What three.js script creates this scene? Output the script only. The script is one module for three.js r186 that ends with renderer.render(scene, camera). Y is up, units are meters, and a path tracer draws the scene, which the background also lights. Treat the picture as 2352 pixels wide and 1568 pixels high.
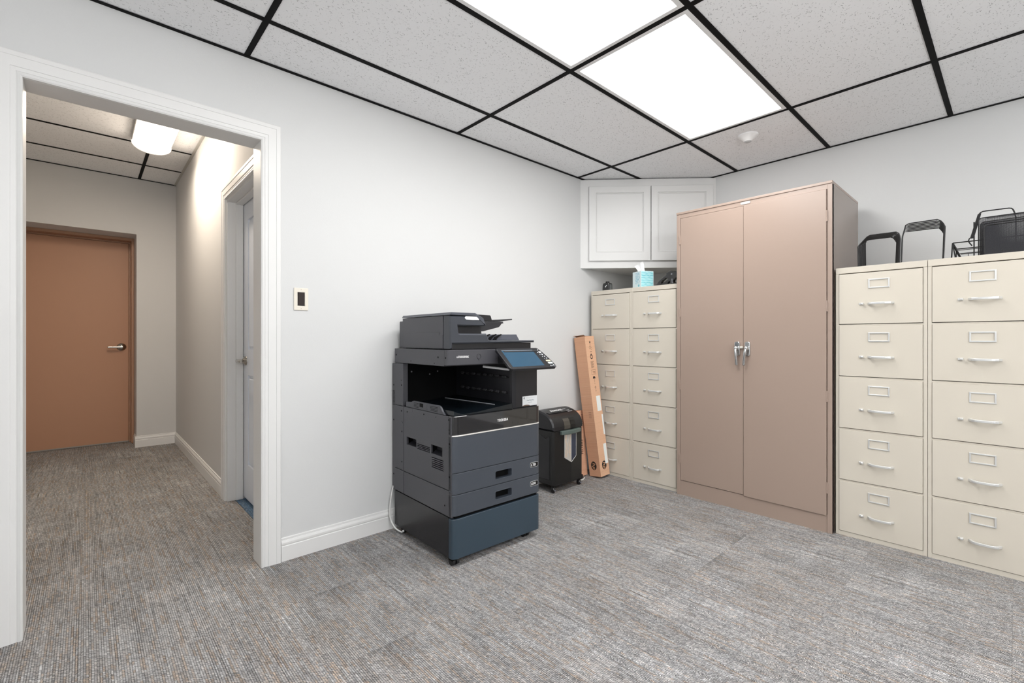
import * as THREE from 'three';
import { RoundedBoxGeometry } from 'three/addons/geometries/RoundedBoxGeometry.js';
import { TextGeometry } from 'three/addons/geometries/TextGeometry.js';
import { FontLoader } from 'three/addons/loaders/FontLoader.js';
import { mergeGeometries } from 'three/addons/utils/BufferGeometryUtils.js';
import { RectAreaLightUniformsLib } from 'three/addons/lights/RectAreaLightUniformsLib.js';
import { Brush, Evaluator, SUBTRACTION } from 'three-bvh-csg';

// ---------------------------------------------------------------- camera, light level
const scene = new THREE.Scene();
scene.background = new THREE.Color(0x0a0a0a);
const EYE = 1.0915, YAW = THREE.MathUtils.degToRad(47.863), FPX = 1064.43;
const camera = new THREE.PerspectiveCamera(2 * THREE.MathUtils.radToDeg(Math.atan(784 / FPX)), 1.5, 0.05, 60);
camera.position.set(0, EYE, 0);
camera.lookAt(Math.cos(YAW), EYE, -Math.sin(YAW));
camera.setViewOffset(2352, 1568, 15.9, 5.54, 2352, 1568);
const renderer = new THREE.WebGLRenderer({ antialias: true });
renderer.toneMapping = THREE.LinearToneMapping;
renderer.toneMappingExposure = 1.12;
renderer.shadowMap.enabled = true;
renderer.shadowMap.type = THREE.PCFSoftShadowMap;
RectAreaLightUniformsLib.init();
const ADDED_SOFTBOX = 45;        // radiance of the added softbox behind the viewer
const PANEL = 8;          // radiance of the ceiling panels
const HALL = 28;           // radiance of the hall fixture
const PANEL_COLOR = new THREE.Color(1, 0.992, 0.98), HALL_COLOR = new THREE.Color(1, 0.86, 0.7);

// ---------------------------------------------------------------- helpers
let seed = 7;
const rnd = () => { seed = (seed * 1664525 + 1013904223) >>> 0; return seed / 4294967296; };
const rr = (a, b) => a + (b - a) * rnd();
const used = {};
function numbered(n) { used[n] = (used[n] || 0) + 1; return used[n] === 1 ? n : n + '_' + String(used[n] - 1).padStart(3, '0'); }
const mats = {};
function mat(color, roughness = 0.6, o = {}) {
  const k = color + '|' + roughness + '|' + JSON.stringify(o);
  if (!mats[k]) mats[k] = new (o.clearcoat || o.transmission ? THREE.MeshPhysicalMaterial : THREE.MeshStandardMaterial)({ color, roughness, ...o });
  return mats[k];
}
function flat(g) { const n = g.index ? g.toNonIndexed() : g; for (const k of Object.keys(n.attributes)) if (!['position', 'normal', 'uv'].includes(k)) n.deleteAttribute(k); n.clearGroups?.(); return n; }
function merge(list) { return list.length === 1 ? list[0] : mergeGeometries(list.map(flat)); }
function bx(x0, x1, y0, y1, z0, z1, r = 0) {         // box by its limits, edges rounded by r
  const w = x1 - x0, h = y1 - y0, d = z1 - z0;
  const g = r > 0 ? new RoundedBoxGeometry(w, h, d, 2, Math.min(r, w / 2.01, h / 2.01, d / 2.01)) : new THREE.BoxGeometry(w, h, d);
  g.translate((x0 + x1) / 2, (y0 + y1) / 2, (z0 + z1) / 2);
  return g;
}
function poly(pts, holes = []) {
  const s = new THREE.Shape(); pts.forEach(([a, b], i) => i ? s.lineTo(a, b) : s.moveTo(a, b)); s.closePath();
  for (const h of holes) { const p = new THREE.Path(); h.forEach(([a, b], i) => i ? p.lineTo(a, b) : p.moveTo(a, b)); p.closePath(); s.holes.push(p); }
  return s;
}
const rect = (x0, y0, x1, y1) => [[x0, y0], [x1, y0], [x1, y1], [x0, y1]];
function roundRect(x0, y0, x1, y1, r) {
  const p = [];
  for (const [cx, cy, a] of [[x1 - r, y0 + r, -90], [x1 - r, y1 - r, 0], [x0 + r, y1 - r, 90], [x0 + r, y0 + r, 180]])
    for (let i = 0; i <= 4; i++) { const t = (a + i * 22.5) * Math.PI / 180; p.push([cx + r * Math.cos(t), cy + r * Math.sin(t)]); }
  return p;
}
function ext(shape, depth, bevel = 0, seg = 1) {
  return new THREE.ExtrudeGeometry(shape, { depth: depth - 2 * bevel, bevelEnabled: bevel > 0, bevelThickness: bevel, bevelSize: bevel, bevelOffset: -bevel, bevelSegments: seg, curveSegments: 8, steps: 1 }).translate(0, 0, bevel);
}
// profile in (x, y) swept along z from z0 to z1
const along = (pts, z0, z1, bevel = 0, holes = []) => ext(poly(pts, holes), z1 - z0, bevel).translate(0, 0, z0);
// profile in (z, y) swept along x from x0 to x1
const alongX = (pts, x0, x1, bevel = 0, holes = []) => ext(poly(pts, holes), x1 - x0, bevel).rotateY(-Math.PI / 2).translate(x1, 0, 0);
// plan in (x, -z) swept upwards from y0 to y1
const up = (pts, y0, y1, bevel = 0, holes = []) => ext(poly(pts, holes), y1 - y0, bevel).rotateX(-Math.PI / 2).translate(0, y0, 0);
function tube(pts, r, closed = false, rad = 8) {
  const path = new THREE.CurvePath(); const v = pts.map(p => new THREE.Vector3(...p));
  for (let i = 0; i < v.length - (closed ? 0 : 1); i++) path.add(new THREE.LineCurve3(v[i], v[(i + 1) % v.length]));
  return new THREE.TubeGeometry(path, Math.max(8, (v.length - 1) * 6), r, rad, closed);
}
const smoothTube = (pts, r, n = 32, rad = 8) => new THREE.TubeGeometry(new THREE.CatmullRomCurve3(pts.map(p => new THREE.Vector3(...p))), n, r, rad, false);
function rod(a, b, r, rad = 8) {
  const A = new THREE.Vector3(...a), B = new THREE.Vector3(...b), d = B.clone().sub(A);
  const g = new THREE.CylinderGeometry(r, r, d.length(), rad);
  g.applyQuaternion(new THREE.Quaternion().setFromUnitVectors(new THREE.Vector3(0, 1, 0), d.normalize()));
  return g.translate((A.x + B.x) / 2, (A.y + B.y) / 2, (A.z + B.z) / 2);
}
function cyl(r0, r1, h, axis, x, y, z, seg = 24) {
  const g = new THREE.CylinderGeometry(r1, r0, h, seg);
  if (axis === 'x') g.rotateZ(-Math.PI / 2); if (axis === 'z') g.rotateX(Math.PI / 2);
  return g.translate(x, y, z);
}
function part(parent, name, geo, m, label) {
  const o = new THREE.Mesh(Array.isArray(geo) ? merge(geo) : geo, m); o.name = name; o.castShadow = o.receiveShadow = true;
  if (label) o.userData.label = label;
  parent.add(o); return o;
}
function sub(parent, name) { const g = new THREE.Group(); g.name = name; parent.add(g); return g; }
function thing(name, label, category, [x, y, z] = [0, 0, 0], turn = 0, group) {
  const o = new THREE.Group(); o.name = numbered(name); o.position.set(x, y, z); o.rotation.y = turn;
  o.userData = { label, category }; if (group) o.userData.group = group;
  scene.add(o); return o;
}
function structure(name) { const g = new THREE.Group(); g.name = name; g.userData.kind = 'structure'; scene.add(g); return g; }
function structMesh(name, geo, m) { const o = part(scene, name, geo, m); o.userData.kind = 'structure'; return o; }
function canvas(w, h, draw) {
  const c = document.createElement('canvas'); c.width = w; c.height = h; draw(c.getContext('2d'), w, h);
  const t = new THREE.CanvasTexture(c); t.colorSpace = THREE.SRGBColorSpace; t.anisotropy = 8; return t;
}
function data(w, h, fn, srgb = true) {                 // fn(x, y) -> [r, g, b] in 0..255
  const a = new Uint8Array(w * h * 4);
  for (let y = 0; y < h; y++) for (let x = 0; x < w; x++) { const c = fn(x, y), i = (y * w + x) * 4; a[i] = c[0]; a[i + 1] = c[1]; a[i + 2] = c[2]; a[i + 3] = 255; }
  const t = new THREE.DataTexture(a, w, h); t.magFilter = THREE.LinearFilter; t.minFilter = THREE.LinearMipmapLinearFilter; t.generateMipmaps = true;
  t.wrapS = t.wrapT = THREE.RepeatWrapping; if (srgb) t.colorSpace = THREE.SRGBColorSpace; t.needsUpdate = true; return t;
}
const font = await new FontLoader().loadAsync('fonts/droid/droid_sans_bold.typeface.json');
function text(str, size, w) {                          // thin raised lettering, w metres wide, its left bottom at 0, 0
  const g = new TextGeometry(str, { font, size, depth: 0.0005, curveSegments: 3, bevelEnabled: false });
  g.computeBoundingBox(); const b = g.boundingBox; g.translate(-b.min.x, 0, 0); if (w) g.scale(w / (b.max.x - b.min.x), 1, 1); return g;
}
function planarUV(g, su, sv, fu) {                     // uv in metres from positions
  const p = g.attributes.position, u = new Float32Array(p.count * 2);
  for (let i = 0; i < p.count; i++) { const [a, b] = fu(p.getX(i), p.getY(i), p.getZ(i)); u[2 * i] = a * su; u[2 * i + 1] = b * sv; }
  g.setAttribute('uv', new THREE.BufferAttribute(u, 2)); return g;
}

// ---------------------------------------------------------------- dimensions of the room
const H = 2.4138, ZA = -2.429, XB = 3.817, T = 0.115, X0 = -1.25, Z1 = 2.75, TW = 0.6096;
const GX = 0.5577, GZ = -2.0938;                       // a crossing of the ceiling grid
const ZH = -5.955, HC = 2.705, XH = 0.705, XL = -1.15; // hall: far wall, ceiling, right wall, left wall
const DX0 = -0.172, DX1 = 0.622, DH = 2.043;           // doorway

const wallTex = data(256, 256, (x, y) => { const v = 128 + 60 * (Math.random() * 0 + hash(x >> 2, y >> 2) - 0.5) + 50 * (hash(x, y) - 0.5); return [v, v, v]; }, false);
function hash(x, y) { let h = (x * 374761393 + y * 668265263) | 0; h = Math.imul(h ^ (h >>> 13), 1274126177); return ((h ^ (h >>> 16)) >>> 0) / 4294967296; }
wallTex.repeat.set(6, 6);
const wallM = new THREE.MeshStandardMaterial({ color: '#d6d7d7', roughness: 0.75, bumpMap: wallTex, bumpScale: 0.0004 });
const hallWallM = new THREE.MeshStandardMaterial({ color: '#d0d0d0', roughness: 0.75, bumpMap: wallTex, bumpScale: 0.0004 });
const trimM = mat('#e4e4e3', 0.4), trimHallM = mat('#e3e3e3', 0.4);
const blackBar = new THREE.MeshPhysicalMaterial({ color: '#030304', roughness: 0.7, specularIntensity: 0.35 });

// ---------------------------------------------------------------- walls
structMesh('wall_back', ext(poly([[X0 - T, 0], [DX0, 0], [DX0, DH], [DX1, DH], [DX1, 0], [XB + T, 0], [XB + T, 2.85], [X0 - T, 2.85]]), T).translate(0, 0, ZA - T), wallM);
structMesh('wall_right', bx(XB, XB + T, 0, 2.85, ZA, Z1 + T), wallM);
structMesh('wall_left', bx(X0 - T, X0, 0, 2.85, ZA, Z1 + T), wallM);
structMesh('wall_front', bx(X0, XB, 0, 2.85, Z1, Z1 + T), wallM);
const RX0 = -0.62, RX1 = 0.379, RH = 2.147;            // recess of the orange door
structMesh('wall_hall_far', ext(poly([[XL - T, 0], [RX0, 0], [RX0, RH], [RX1, RH], [RX1, 0], [XH + T, 0], [XH + T, 2.85], [XL - T, 2.85]]), 0.47).translate(0, 0, ZH - 0.47), hallWallM);
const D2A = -3.577, D2B = -2.665, D2H = 2.032;         // door in the hall's right wall
structMesh('wall_hall_right', alongX([[ZH, 0], [D2A, 0], [D2A, D2H], [D2B, D2H], [D2B, 0], [ZA - T, 0], [ZA - T, 2.85], [ZH, 2.85]], XH, XH + T), hallWallM);
structMesh('wall_hall_left', bx(XL - T, XL, 0, 2.85, ZH, ZA - T), hallWallM);

// ---------------------------------------------------------------- carpet
const CS = 0.5, CN = 1024;
const COLS = 74;
function pitches(sd) {                                 // where each loop of each column begins and ends
  seed = sd; const out = [];
  for (let c = 0; c < COLS; c++) { const id = new Uint16Array(CN), fr = new Float32Array(CN); let y = 0, k = 0; while (y < CN) { const n = Math.min(CN, y + rr(6.4, 10.6)); for (let q = Math.round(y); q < Math.round(n); q++) { id[q] = k; fr[q] = (q - y) / (n - y) - 0.5; } y = n; k++; } out.push([id, fr]); }
  return out;
}
function carpetLoops(sd, fn) {                          // fn(column, loop, light, x, y): light 1 on the face of a loop, 0 in the darker gap between
  const P = pitches(sd), cw = CN / COLS, lean = Array.from({ length: COLS }, () => rr(0.55, 0.85) * (rnd() < 0.86 ? 1 : -0.6)), wob = Array.from({ length: COLS }, () => rr(0.42, 0.62));
  return data(CN, CN, (x, y) => {
    const c = Math.min(COLS - 1, Math.floor(x / cw)), fx = x / cw - c - 0.5, q = ((Math.round(y + fx * cw * lean[c]) % CN) + CN) % CN, id = P[c][0][q], fy = P[c][1][q];
    const e = Math.hypot(fx / wob[c], fy / 0.36) + 0.5 * (hash(x >> 1, y >> 1) - 0.5);
    return fn(c, id, Math.max(0, Math.min(1, (1.25 - e) * 2.4)), x, y);
  }, fn.srgb !== false);
}
const GREY_YARN = [190, 190, 191], BROWN_YARN = [176, 148, 124], DUN_YARN = [188, 172, 158], DAYLIGHT_BLUE = [112, 148, 184];  // the blue paints daylight on the floor at the white hall door
function carpetTexture(k, share, sd, yarn = GREY_YARN, second = BROWN_YARN) {
  seed = sd; const R = 170, tone = [], brown = [], loop = [];
  for (let c = 0; c < COLS; c++) { tone.push([]); brown.push([]); loop.push([]); let left = 0, v = 0, u = 0; const line = rnd() < 0.07 ? -0.32 : 0;
    for (let r = 0; r < R; r++) { if (left-- <= 0) { left = 2 + (rnd() * rnd() * 34 | 0); v = rr(-0.5, 0.5) + line; u = rnd() < share ? rr(0.45, 1) : rr(0, 0.2 * (1 + 2 * share)); } tone[c].push(v); brown[c].push(u); loop[c].push(rr(-1, 1)); } }
  const patch = Array.from({ length: COLS }, () => new Float32Array(R)), blocks = Array.from({ length: COLS }, () => new Float32Array(R));
  for (let i = 0; i < 22; i++) { const w = 6 + rnd() * 26 | 0, h = 12 + rnd() * 50 | 0, x = rnd() * COLS | 0, y = rnd() * 128 | 0, v = rr(-0.45, 0.5), g = rnd() < 0.35, bq = rnd() < share ? 0.3 : -0.15;
    for (let a = 0; a < w && x + a < COLS; a++) for (let b = 0; b < h && y + b < R; b++) { patch[x + a][y + b] += v * (g && (a % 6 === 0 || b % 11 === 0) ? -1.3 : 1); blocks[x + a][y + b] += bq; } }
  return carpetLoops(sd + 1, (c, r, l, x, y) => {
    const t = 0.3 * tone[c][r] + 0.34 * patch[c][r] + 0.42 * loop[c][r] + 0.2 * (hash(x, y + k * 977) - 0.5), m = Math.max(0, Math.min(1, brown[c][r] * (1 + 0.5 * loop[c][r]) + blocks[c][r] * share));
    const f = (0.27 + 0.08 * t) * (1 - l) + (0.98 + 0.4 * t) * l;
    return [0, 1, 2].map(i => Math.max(10, Math.min(250, (yarn[i] + (second[i] - yarn[i]) * m) * f)));
  });
}
const bumpOf = (c, r, l) => { const v = 255 * l; return [v, v, v]; }; bumpOf.srgb = false;
const carpetM = { grey: [], mixed: [], taupe: [], brown: [], blue: [] };
[['grey', 0.12, 3], ['mixed', 0.2, 3], ['blue', 0, 1]].forEach(([n, share, q], i) => {
  for (let j = 0; j < q; j++) { const sd = 100 + i * 10 + j; carpetM[n].push(new THREE.MeshStandardMaterial({ map: carpetTexture(i * 3 + j, share, sd, n === 'blue' ? DAYLIGHT_BLUE : GREY_YARN, n === 'brown' || n === 'taupe' ? BROWN_YARN : DUN_YARN), bumpMap: carpetLoops(sd + 1, bumpOf), bumpScale: 0.0008, roughness: 1 })); }
});
const floor = structure('floor');
part(floor, 'subfloor', bx(X0 - T, XB + T, -0.12, -0.012, -6.6, Z1 + T), mat('#6b6863', 0.9));
seed = 3;
function carpetTile(x0, x1, z0, z1, kind, flip) {
  const g = bx(x0, x1, -0.012, 0, z0, z1);
  planarUV(g, 1 / CS, 1 / CS, (x, y, z) => flip ? [-(x - x0), z - z0] : [x - x0, z0 - z]);
  const m = carpetM[kind]; part(floor, 'carpet_tile', g, m[rnd() * m.length | 0]);
}
const AX = -0.02, AZ = -2.512, gap = 0.0002;
for (let i = -6; i < 9; i++) for (let j = -9; j < 12; j++) {
  let x0 = AX + i * CS, x1 = x0 + CS, z0 = AZ + j * CS, z1 = z0 + CS;
  const hall = (z0 + z1) / 2 < ZA;
  x0 = Math.max(x0, hall ? XL : X0); x1 = Math.min(x1, hall ? (z1 > -3.7 ? 0.752 : XH) : XB); z0 = Math.max(z0, hall ? -6.4 : -9); z1 = Math.min(z1, Z1);
  if (x1 - x0 < 0.02 || z1 - z0 < 0.02) continue;
  const mix = rnd();
  const kind = mix < 0.5 ? 'grey' : 'mixed';            // one carpet in room and hall; the hall lamp makes it look warm
  carpetTile(x0 + gap, x1 - gap, z0 + gap, z1 - gap, kind, rnd() < 0.5);
}
carpetTile(0.753, 0.86, D2A, D2B, 'blue', false);  // bluish daylight under the door, painted as a strip of carpet

// ---------------------------------------------------------------- ceilings
function acoustic(sd) {
  seed = sd; const W = 2048, Hh = 1024;
  return [canvas(W, Hh, (g) => {
    g.fillStyle = '#f4f5f7'; g.fillRect(0, 0, W, Hh); g.lineCap = 'round';
    for (let i = 0; i < 2600; i++) { g.fillStyle = `rgba(90,90,92,${rr(0.2, 0.7)})`; g.beginPath(); g.arc(rnd() * W, rnd() * Hh, rr(0.7, 1.6), 0, 7); g.fill(); }
    for (let i = 0; i < 1900; i++) {
      const x = rnd() * W, y = rnd() * Hh, a = rr(-0.9, 0.9) + (rnd() < 0.25 ? 1.2 : 0), l = rr(5, 18), b = rr(-0.6, 0.6);
      g.strokeStyle = `rgba(74,74,78,${rr(0.3, 0.8)})`; g.lineWidth = rr(1.1, 2.2); g.beginPath(); g.moveTo(x, y);
      g.quadraticCurveTo(x + Math.cos(a + b) * l / 2, y + Math.sin(a + b) * l / 2, x + Math.cos(a) * l, y + Math.sin(a) * l); g.stroke();
    }
  })];
}
const acousticM = [11, 12].map(s => { const [t] = acoustic(s); t.wrapS = t.wrapT = THREE.RepeatWrapping; return new THREE.MeshStandardMaterial({ map: t, roughness: 0.9, bumpMap: wallTex, bumpScale: 0.0005 }); });
function ceilingField(root, y, xs, zs, skip, rightBar = blackBar) {
  for (let i = 0; i + 1 < xs.length; i++) for (let j = 0; j + 1 < zs.length; j++) {
    if (skip(i, j)) continue;
    const g = bx(xs[i] + 0.001, xs[i + 1] - 0.001, y + 0.004, y + 0.02, zs[j] + 0.001, zs[j + 1] - 0.001, 0);
    const ox = rnd(), oz = rnd();
    planarUV(g, 1 / 1.2192, 1 / 0.6096, (a, b, c) => [a + ox, c + oz]);
    part(root, 'ceiling_tile', g, acousticM[rnd() * 2 | 0]);
  }
  const w = 0.012;
  for (const x of xs.slice(1, -1)) part(root, 'grid_bar', [bx(x - w, x + w, y, y + 0.003, zs[0], zs[zs.length - 1]), bx(x - 0.003, x + 0.003, y + 0.003, y + 0.04, zs[0], zs[zs.length - 1])], blackBar);
  for (const z of zs.slice(1, -1)) for (let i = 0; i + 1 < xs.length; i++)
    part(root, 'grid_bar', bx(xs[i] + (i ? w : 0), xs[i + 1] - (i + 2 < xs.length ? w : 0), y + 0.0003, y + 0.003, z - w, z + w), blackBar);
  const a = xs[0], b = xs[xs.length - 1], c = zs[0], d = zs[zs.length - 1], e = 0.019;
  part(root, 'wall_angle', bx(a, b, y - 0.0005, y + 0.002, c, c + e), blackBar); part(root, 'wall_angle', bx(a, b, y - 0.0005, y + 0.002, d - e, d), blackBar);
  part(root, 'wall_angle', bx(a, a + e, y - 0.0005, y + 0.002, c + e, d - e), blackBar); part(root, 'wall_angle', bx(b - e, b, y - 0.0005, y + 0.002, c + e, d - e), rightBar);
}
const ceiling = structure('ceiling');
part(ceiling, 'deck', bx(X0 - T, XB + T, 2.85, 2.95, -6.45, Z1 + T), mat('#8a8a88', 0.9));
const xs = [X0, GX - 2 * TW, GX, GX + 2 * TW, GX + 4 * TW, XB], zs = [ZA, ...Array.from({ length: 8 }, (_, j) => GZ + j * TW), Z1];
// light panels stand in cells i = 2 (x .56 - 1.78) and i = 3 (1.78 - 3.0), z -1.48 .. -0.87, and in the same cells of a row behind
const lit = (i, j) => (i === 2 || i === 3) && (j === 2 || j === 6);
seed = 21;
ceilingField(ceiling, H, xs, zs, lit);
const ceilingHall = structure('ceiling_hall');
const hx = [XL, 0.4 - 1.2192, 0.4, XH], hz = [ZH, -5.445, -4.855, -4.262, -3.67, -3.08, ZA - T];
ceilingField(ceilingHall, HC, hx, hz, () => false, mat('#c4c2bd', 0.5));

function lightPanel(i, j, label) {
  const x0 = xs[i], x1 = xs[i + 1], z0 = zs[j], z1 = zs[j + 1];
  const t = thing('ceiling_light', label, 'light', [(x0 + x1) / 2, H, (z0 + z1) / 2], 0);
  const w = (x1 - x0) / 2 - 0.0125, d = (z1 - z0) / 2 - 0.0125;
  part(t, 'frame', ext(poly(rect(-w, -d, w, d), [rect(-w + 0.022, -d + 0.022, w - 0.022, d - 0.022)]), 0.03, 0.002).rotateX(Math.PI / 2).translate(0, 0.03, 0), mat('#e4e4e4', 0.4));
  part(t, 'diffuser', bx(-w + 0.02, w - 0.02, 0.006, 0.012, -d + 0.02, d - 0.02), new THREE.MeshStandardMaterial({ color: '#ffffff', emissive: PANEL_COLOR, emissiveIntensity: 1.6, roughness: 0.6 }));
  part(t, 'housing', bx(-w + 0.004, w - 0.004, 0.031, 0.09, -d + 0.004, d - 0.004), mat('#dddddd', 0.5));
  const l = new THREE.RectAreaLight(PANEL_COLOR, PANEL, 2 * w - 0.06, 2 * d - 0.06); l.position.y = 0.004; l.rotation.x = -Math.PI / 2; t.add(l);
}
lightPanel(2, 2, 'glowing white ceiling light panel over the copier, the nearer of the two joined panels');
lightPanel(3, 2, 'glowing white ceiling light panel beside the motion sensor, the farther of the two joined panels');
lightPanel(2, 6, 'ceiling light panel in the second row behind the viewer, left side of the room');
lightPanel(3, 6, 'ceiling light panel in the second row behind the viewer, by the cabinet wall');

// added softbox, unseen behind the viewer, put in to brighten the ceiling
{
  const t = thing('added_softbox', 'added fill softbox on a black stand behind the viewer, turned up to the ceiling', 'lamp', [-0.35, 0, 1.75]);
  const S = 0.45, y = 1.12;
  part(t, 'softbox', new THREE.CylinderGeometry(S * Math.SQRT2, 0.1, 0.3, 4, 1, true).rotateY(Math.PI / 4).translate(0, y - 0.16, 0), new THREE.MeshStandardMaterial({ color: '#141416', roughness: 0.8, side: THREE.DoubleSide }));
  part(t, 'diffuser', bx(-S + 0.01, S - 0.01, y - 0.03, y - 0.02, -S + 0.01, S - 0.01), new THREE.MeshStandardMaterial({ color: '#ffffff', emissive: '#ffffff', emissiveIntensity: 2, roughness: 0.7 }));
  part(t, 'pole', rod([0, 0.1, 0], [0, y - 0.3, 0], 0.014, 16), mat('#101012', 0.4));
  for (let k = 0; k < 3; k++) { const a = k * 2.094; part(t, 'leg', rod([0, 0.45, 0], [0.42 * Math.cos(a), 0.012, 0.42 * Math.sin(a)], 0.011, 12), mat('#101012', 0.4)); }
  const l = new THREE.RectAreaLight(new THREE.Color(1, 0.992, 0.98), ADDED_SOFTBOX, 2 * S - 0.04, 2 * S - 0.04); l.position.y = y - 0.012; l.rotation.x = Math.PI / 2; t.add(l);
}

// ---------------------------------------------------------------- trim: casings and baseboards
const CASING = [[0, 0], [0, 0.011], [0.005, 0.015], [0.011, 0.013], [0.016, 0.0105], [0.0175, 0.0125], [0.03, 0.013], [0.0315, 0.0155], [0.066, 0.0165], [0.0675, 0.0185], [0.083, 0.0185], [0.088, 0.015], [0.088, 0]];
function sweep(a, b, map) {                             // a, b: functions (w) -> [along, y] at either end
  const p = [], P = CASING;
  for (let i = 0; i < P.length; i++) { const q = P[(i + 1) % P.length], r = P[i];
    const A = map(...a(r[0]), r[1]), B = map(...b(r[0]), r[1]), C = map(...b(q[0]), q[1]), D = map(...a(q[0]), q[1]); p.push(...A, ...B, ...C, ...A, ...C, ...D); }
  const g = new THREE.BufferGeometry(); g.setAttribute('position', new THREE.Float32BufferAttribute(p, 3)); g.setAttribute('uv', new THREE.Float32BufferAttribute(new Float32Array(p.length / 3 * 2), 2)); g.computeVertexNormals(); return g;
}
function casing(root, a0, a1, h, map, m) {
  part(root, 'casing_leg', sweep(w => [a0 - w, 0], w => [a0 - w, h + w], map), m);
  part(root, 'casing_head', sweep(w => [a0 - w, h + w], w => [a1 + w, h + w], map), m);
  part(root, 'casing_leg', sweep(w => [a1 + w, h + w], w => [a1 + w, 0], map), m);
}
const trim1 = structure('trim_1');
casing(trim1, DX0 + 0.002, DX1 - 0.002, DH - 0.002, (a, y, d) => [a, y, ZA + d], trimM);
casing(trim1, DX0 + 0.002, DX1 - 0.002, DH - 0.002, (a, y, d) => [a, y, ZA - T - d], trimM);
part(trim1, 'jamb', bx(DX1 - 0.0025, DX1 + 0.001, 0, DH, ZA - T, ZA + 0.002), trimM);
part(trim1, 'jamb', bx(DX0 - 0.001, DX0 + 0.0025, 0, DH, ZA - T, ZA + 0.002), trimM);
part(trim1, 'jamb', bx(DX0, DX1, DH - 0.0025, DH + 0.001, ZA - T, ZA + 0.002), trimM);
const BASE = [[0, 0], [0.013, 0], [0.013, 0.072], [0.0105, 0.075], [0.0125, 0.082], [0.0125, 0.09], [0.0085, 0.1], [0.0065, 0.101], [0.006, 0.111], [0.004, 0.113], [0, 0.113]];
const base = (len) => ext(poly(BASE), len);
structMesh('baseboard_back', base(XB - DX1 - 0.0885).rotateY(-Math.PI / 2).translate(XB, 0, ZA), trimM);
structMesh('baseboard_right', base(Z1 - ZA - 0.014).rotateY(Math.PI).translate(XB, 0, Z1), trimM);
structMesh('baseboard_left', base(DX0 - X0 - 0.088).rotateY(-Math.PI / 2).translate(DX0 - 0.088, 0, ZA), trimM);
structMesh('baseboard_hall_far', base(XH - RX1 + 0.013).rotateY(-Math.PI / 2).translate(XH, 0, ZH), trimHallM);
structMesh('baseboard_hall_right', base(D2A - 0.09 - ZH - 0.013).rotateY(Math.PI).translate(XH, 0, D2A - 0.0895), trimHallM);
structMesh('baseboard_hall_recess', base(0.2).rotateY(Math.PI).translate(RX1, 0, ZH), trimHallM);

// ---------------------------------------------------------------- door_1: orange steel door at the end of the hall
const door1 = structure('door_1');
const orange = mat('#bd9176', 0.5), orangeFrame = mat('#ae866d', 0.45), chrome = mat('#b9b6b0', 0.22, { metalness: 1 });
const ZD = -6.34;
part(door1, 'slab', bx(-0.57, 0.339, 0.012, 2.102, ZD - 0.045, ZD, 0.002), orange);
part(door1, 'door_sweep', bx(-0.57, 0.339, 0.004, 0.016, ZD - 0.01, ZD + 0.004), mat('#9b9a97', 0.4));
const fr = (y0, y1, x0, x1) => [bx(x0, x1, y0, y1, ZD - 0.06, ZD - 0.004)];
part(door1, 'frame', [...fr(0, 2.147, 0.342, RX1), ...fr(0, 2.147, RX0, -0.573), ...fr(2.105, 2.147, -0.573, 0.342)], orangeFrame);
part(door1, 'frame', [bx(0.355, RX1 - 0.0005, 0, 2.1465, ZD - 0.004, ZD + 0.11, 0.002), bx(RX0 + 0.0005, -0.59, 0, 2.1465, ZD - 0.004, ZD + 0.11, 0.002), bx(-0.59, 0.355, 2.118, 2.1465, ZD - 0.004, ZD + 0.11, 0.002)], orangeFrame);
const hd1 = sub(door1, 'door_handle');
part(hd1, 'rosette', new THREE.LatheGeometry([[0, 0.026], [0.012, 0.026], [0.02, 0.02], [0.033, 0.012], [0.04, 0.004], [0.041, 0]].map(p => new THREE.Vector2(...p)), 32).rotateX(Math.PI / 2).translate(0.279, 1.008, ZD), chrome);
part(hd1, 'lever', [rod([0.279, 1.008, ZD], [0.279, 1.008, ZD + 0.06], 0.011, 16), bx(0.165, 0.292, 1.0, 1.016, ZD + 0.046, ZD + 0.062, 0.005)], chrome);

// ---------------------------------------------------------------- door_2: white panel door in the hall's right wall
const door2 = structure('door_2');
casing(door2, D2A - 0.002, D2B + 0.002, D2H - 0.002, (a, y, d) => [XH - d, y, a], trimHallM);
part(door2, 'jamb', [bx(XH, XH + T, 0, D2H, D2A, D2A + 0.018), bx(XH, XH + T, 0, D2H, D2B - 0.018, D2B), bx(XH, XH + T, D2H - 0.018, D2H, D2A + 0.018, D2B - 0.018)], trimHallM);
part(door2, 'door_stop', [bx(XH + 0.05, XH + 0.092, 0, D2H - 0.018, D2A + 0.018, D2A + 0.03, 0.002), bx(XH + 0.05, XH + 0.092, D2H - 0.03, D2H - 0.018, D2A + 0.03, D2B - 0.018, 0.002)], trimHallM);
const SX = XH + 0.097, PZ0 = D2A + 0.13, PZ1 = D2B - 0.13;
const doorDaylit = mat('#e2e8f2', 0.4);  // white slab, daylight on it put into the colour as a blue tint
part(door2, 'slab', [alongX([[D2A + 0.022, 0.015], [D2B - 0.022, 0.015], [D2B - 0.022, D2H - 0.022], [D2A + 0.022, D2H - 0.022]], SX, SX + 0.018, 0.0015, [rect(PZ0, 0.25, PZ1, 0.85), rect(PZ0, 1.02, PZ1, 1.89)]), bx(SX + 0.012, SX + 0.038, 0.016, D2H - 0.023, D2A + 0.023, D2B - 0.023)], doorDaylit);
for (const [a, b] of [[0.25, 0.85], [1.02, 1.89]]) part(door2, 'panel', alongX(rect(PZ0 + 0.02, a + 0.02, PZ1 - 0.02, b - 0.02), SX + 0.002, SX + 0.016, 0.005), doorDaylit);
const hd2 = sub(door2, 'door_handle');
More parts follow.
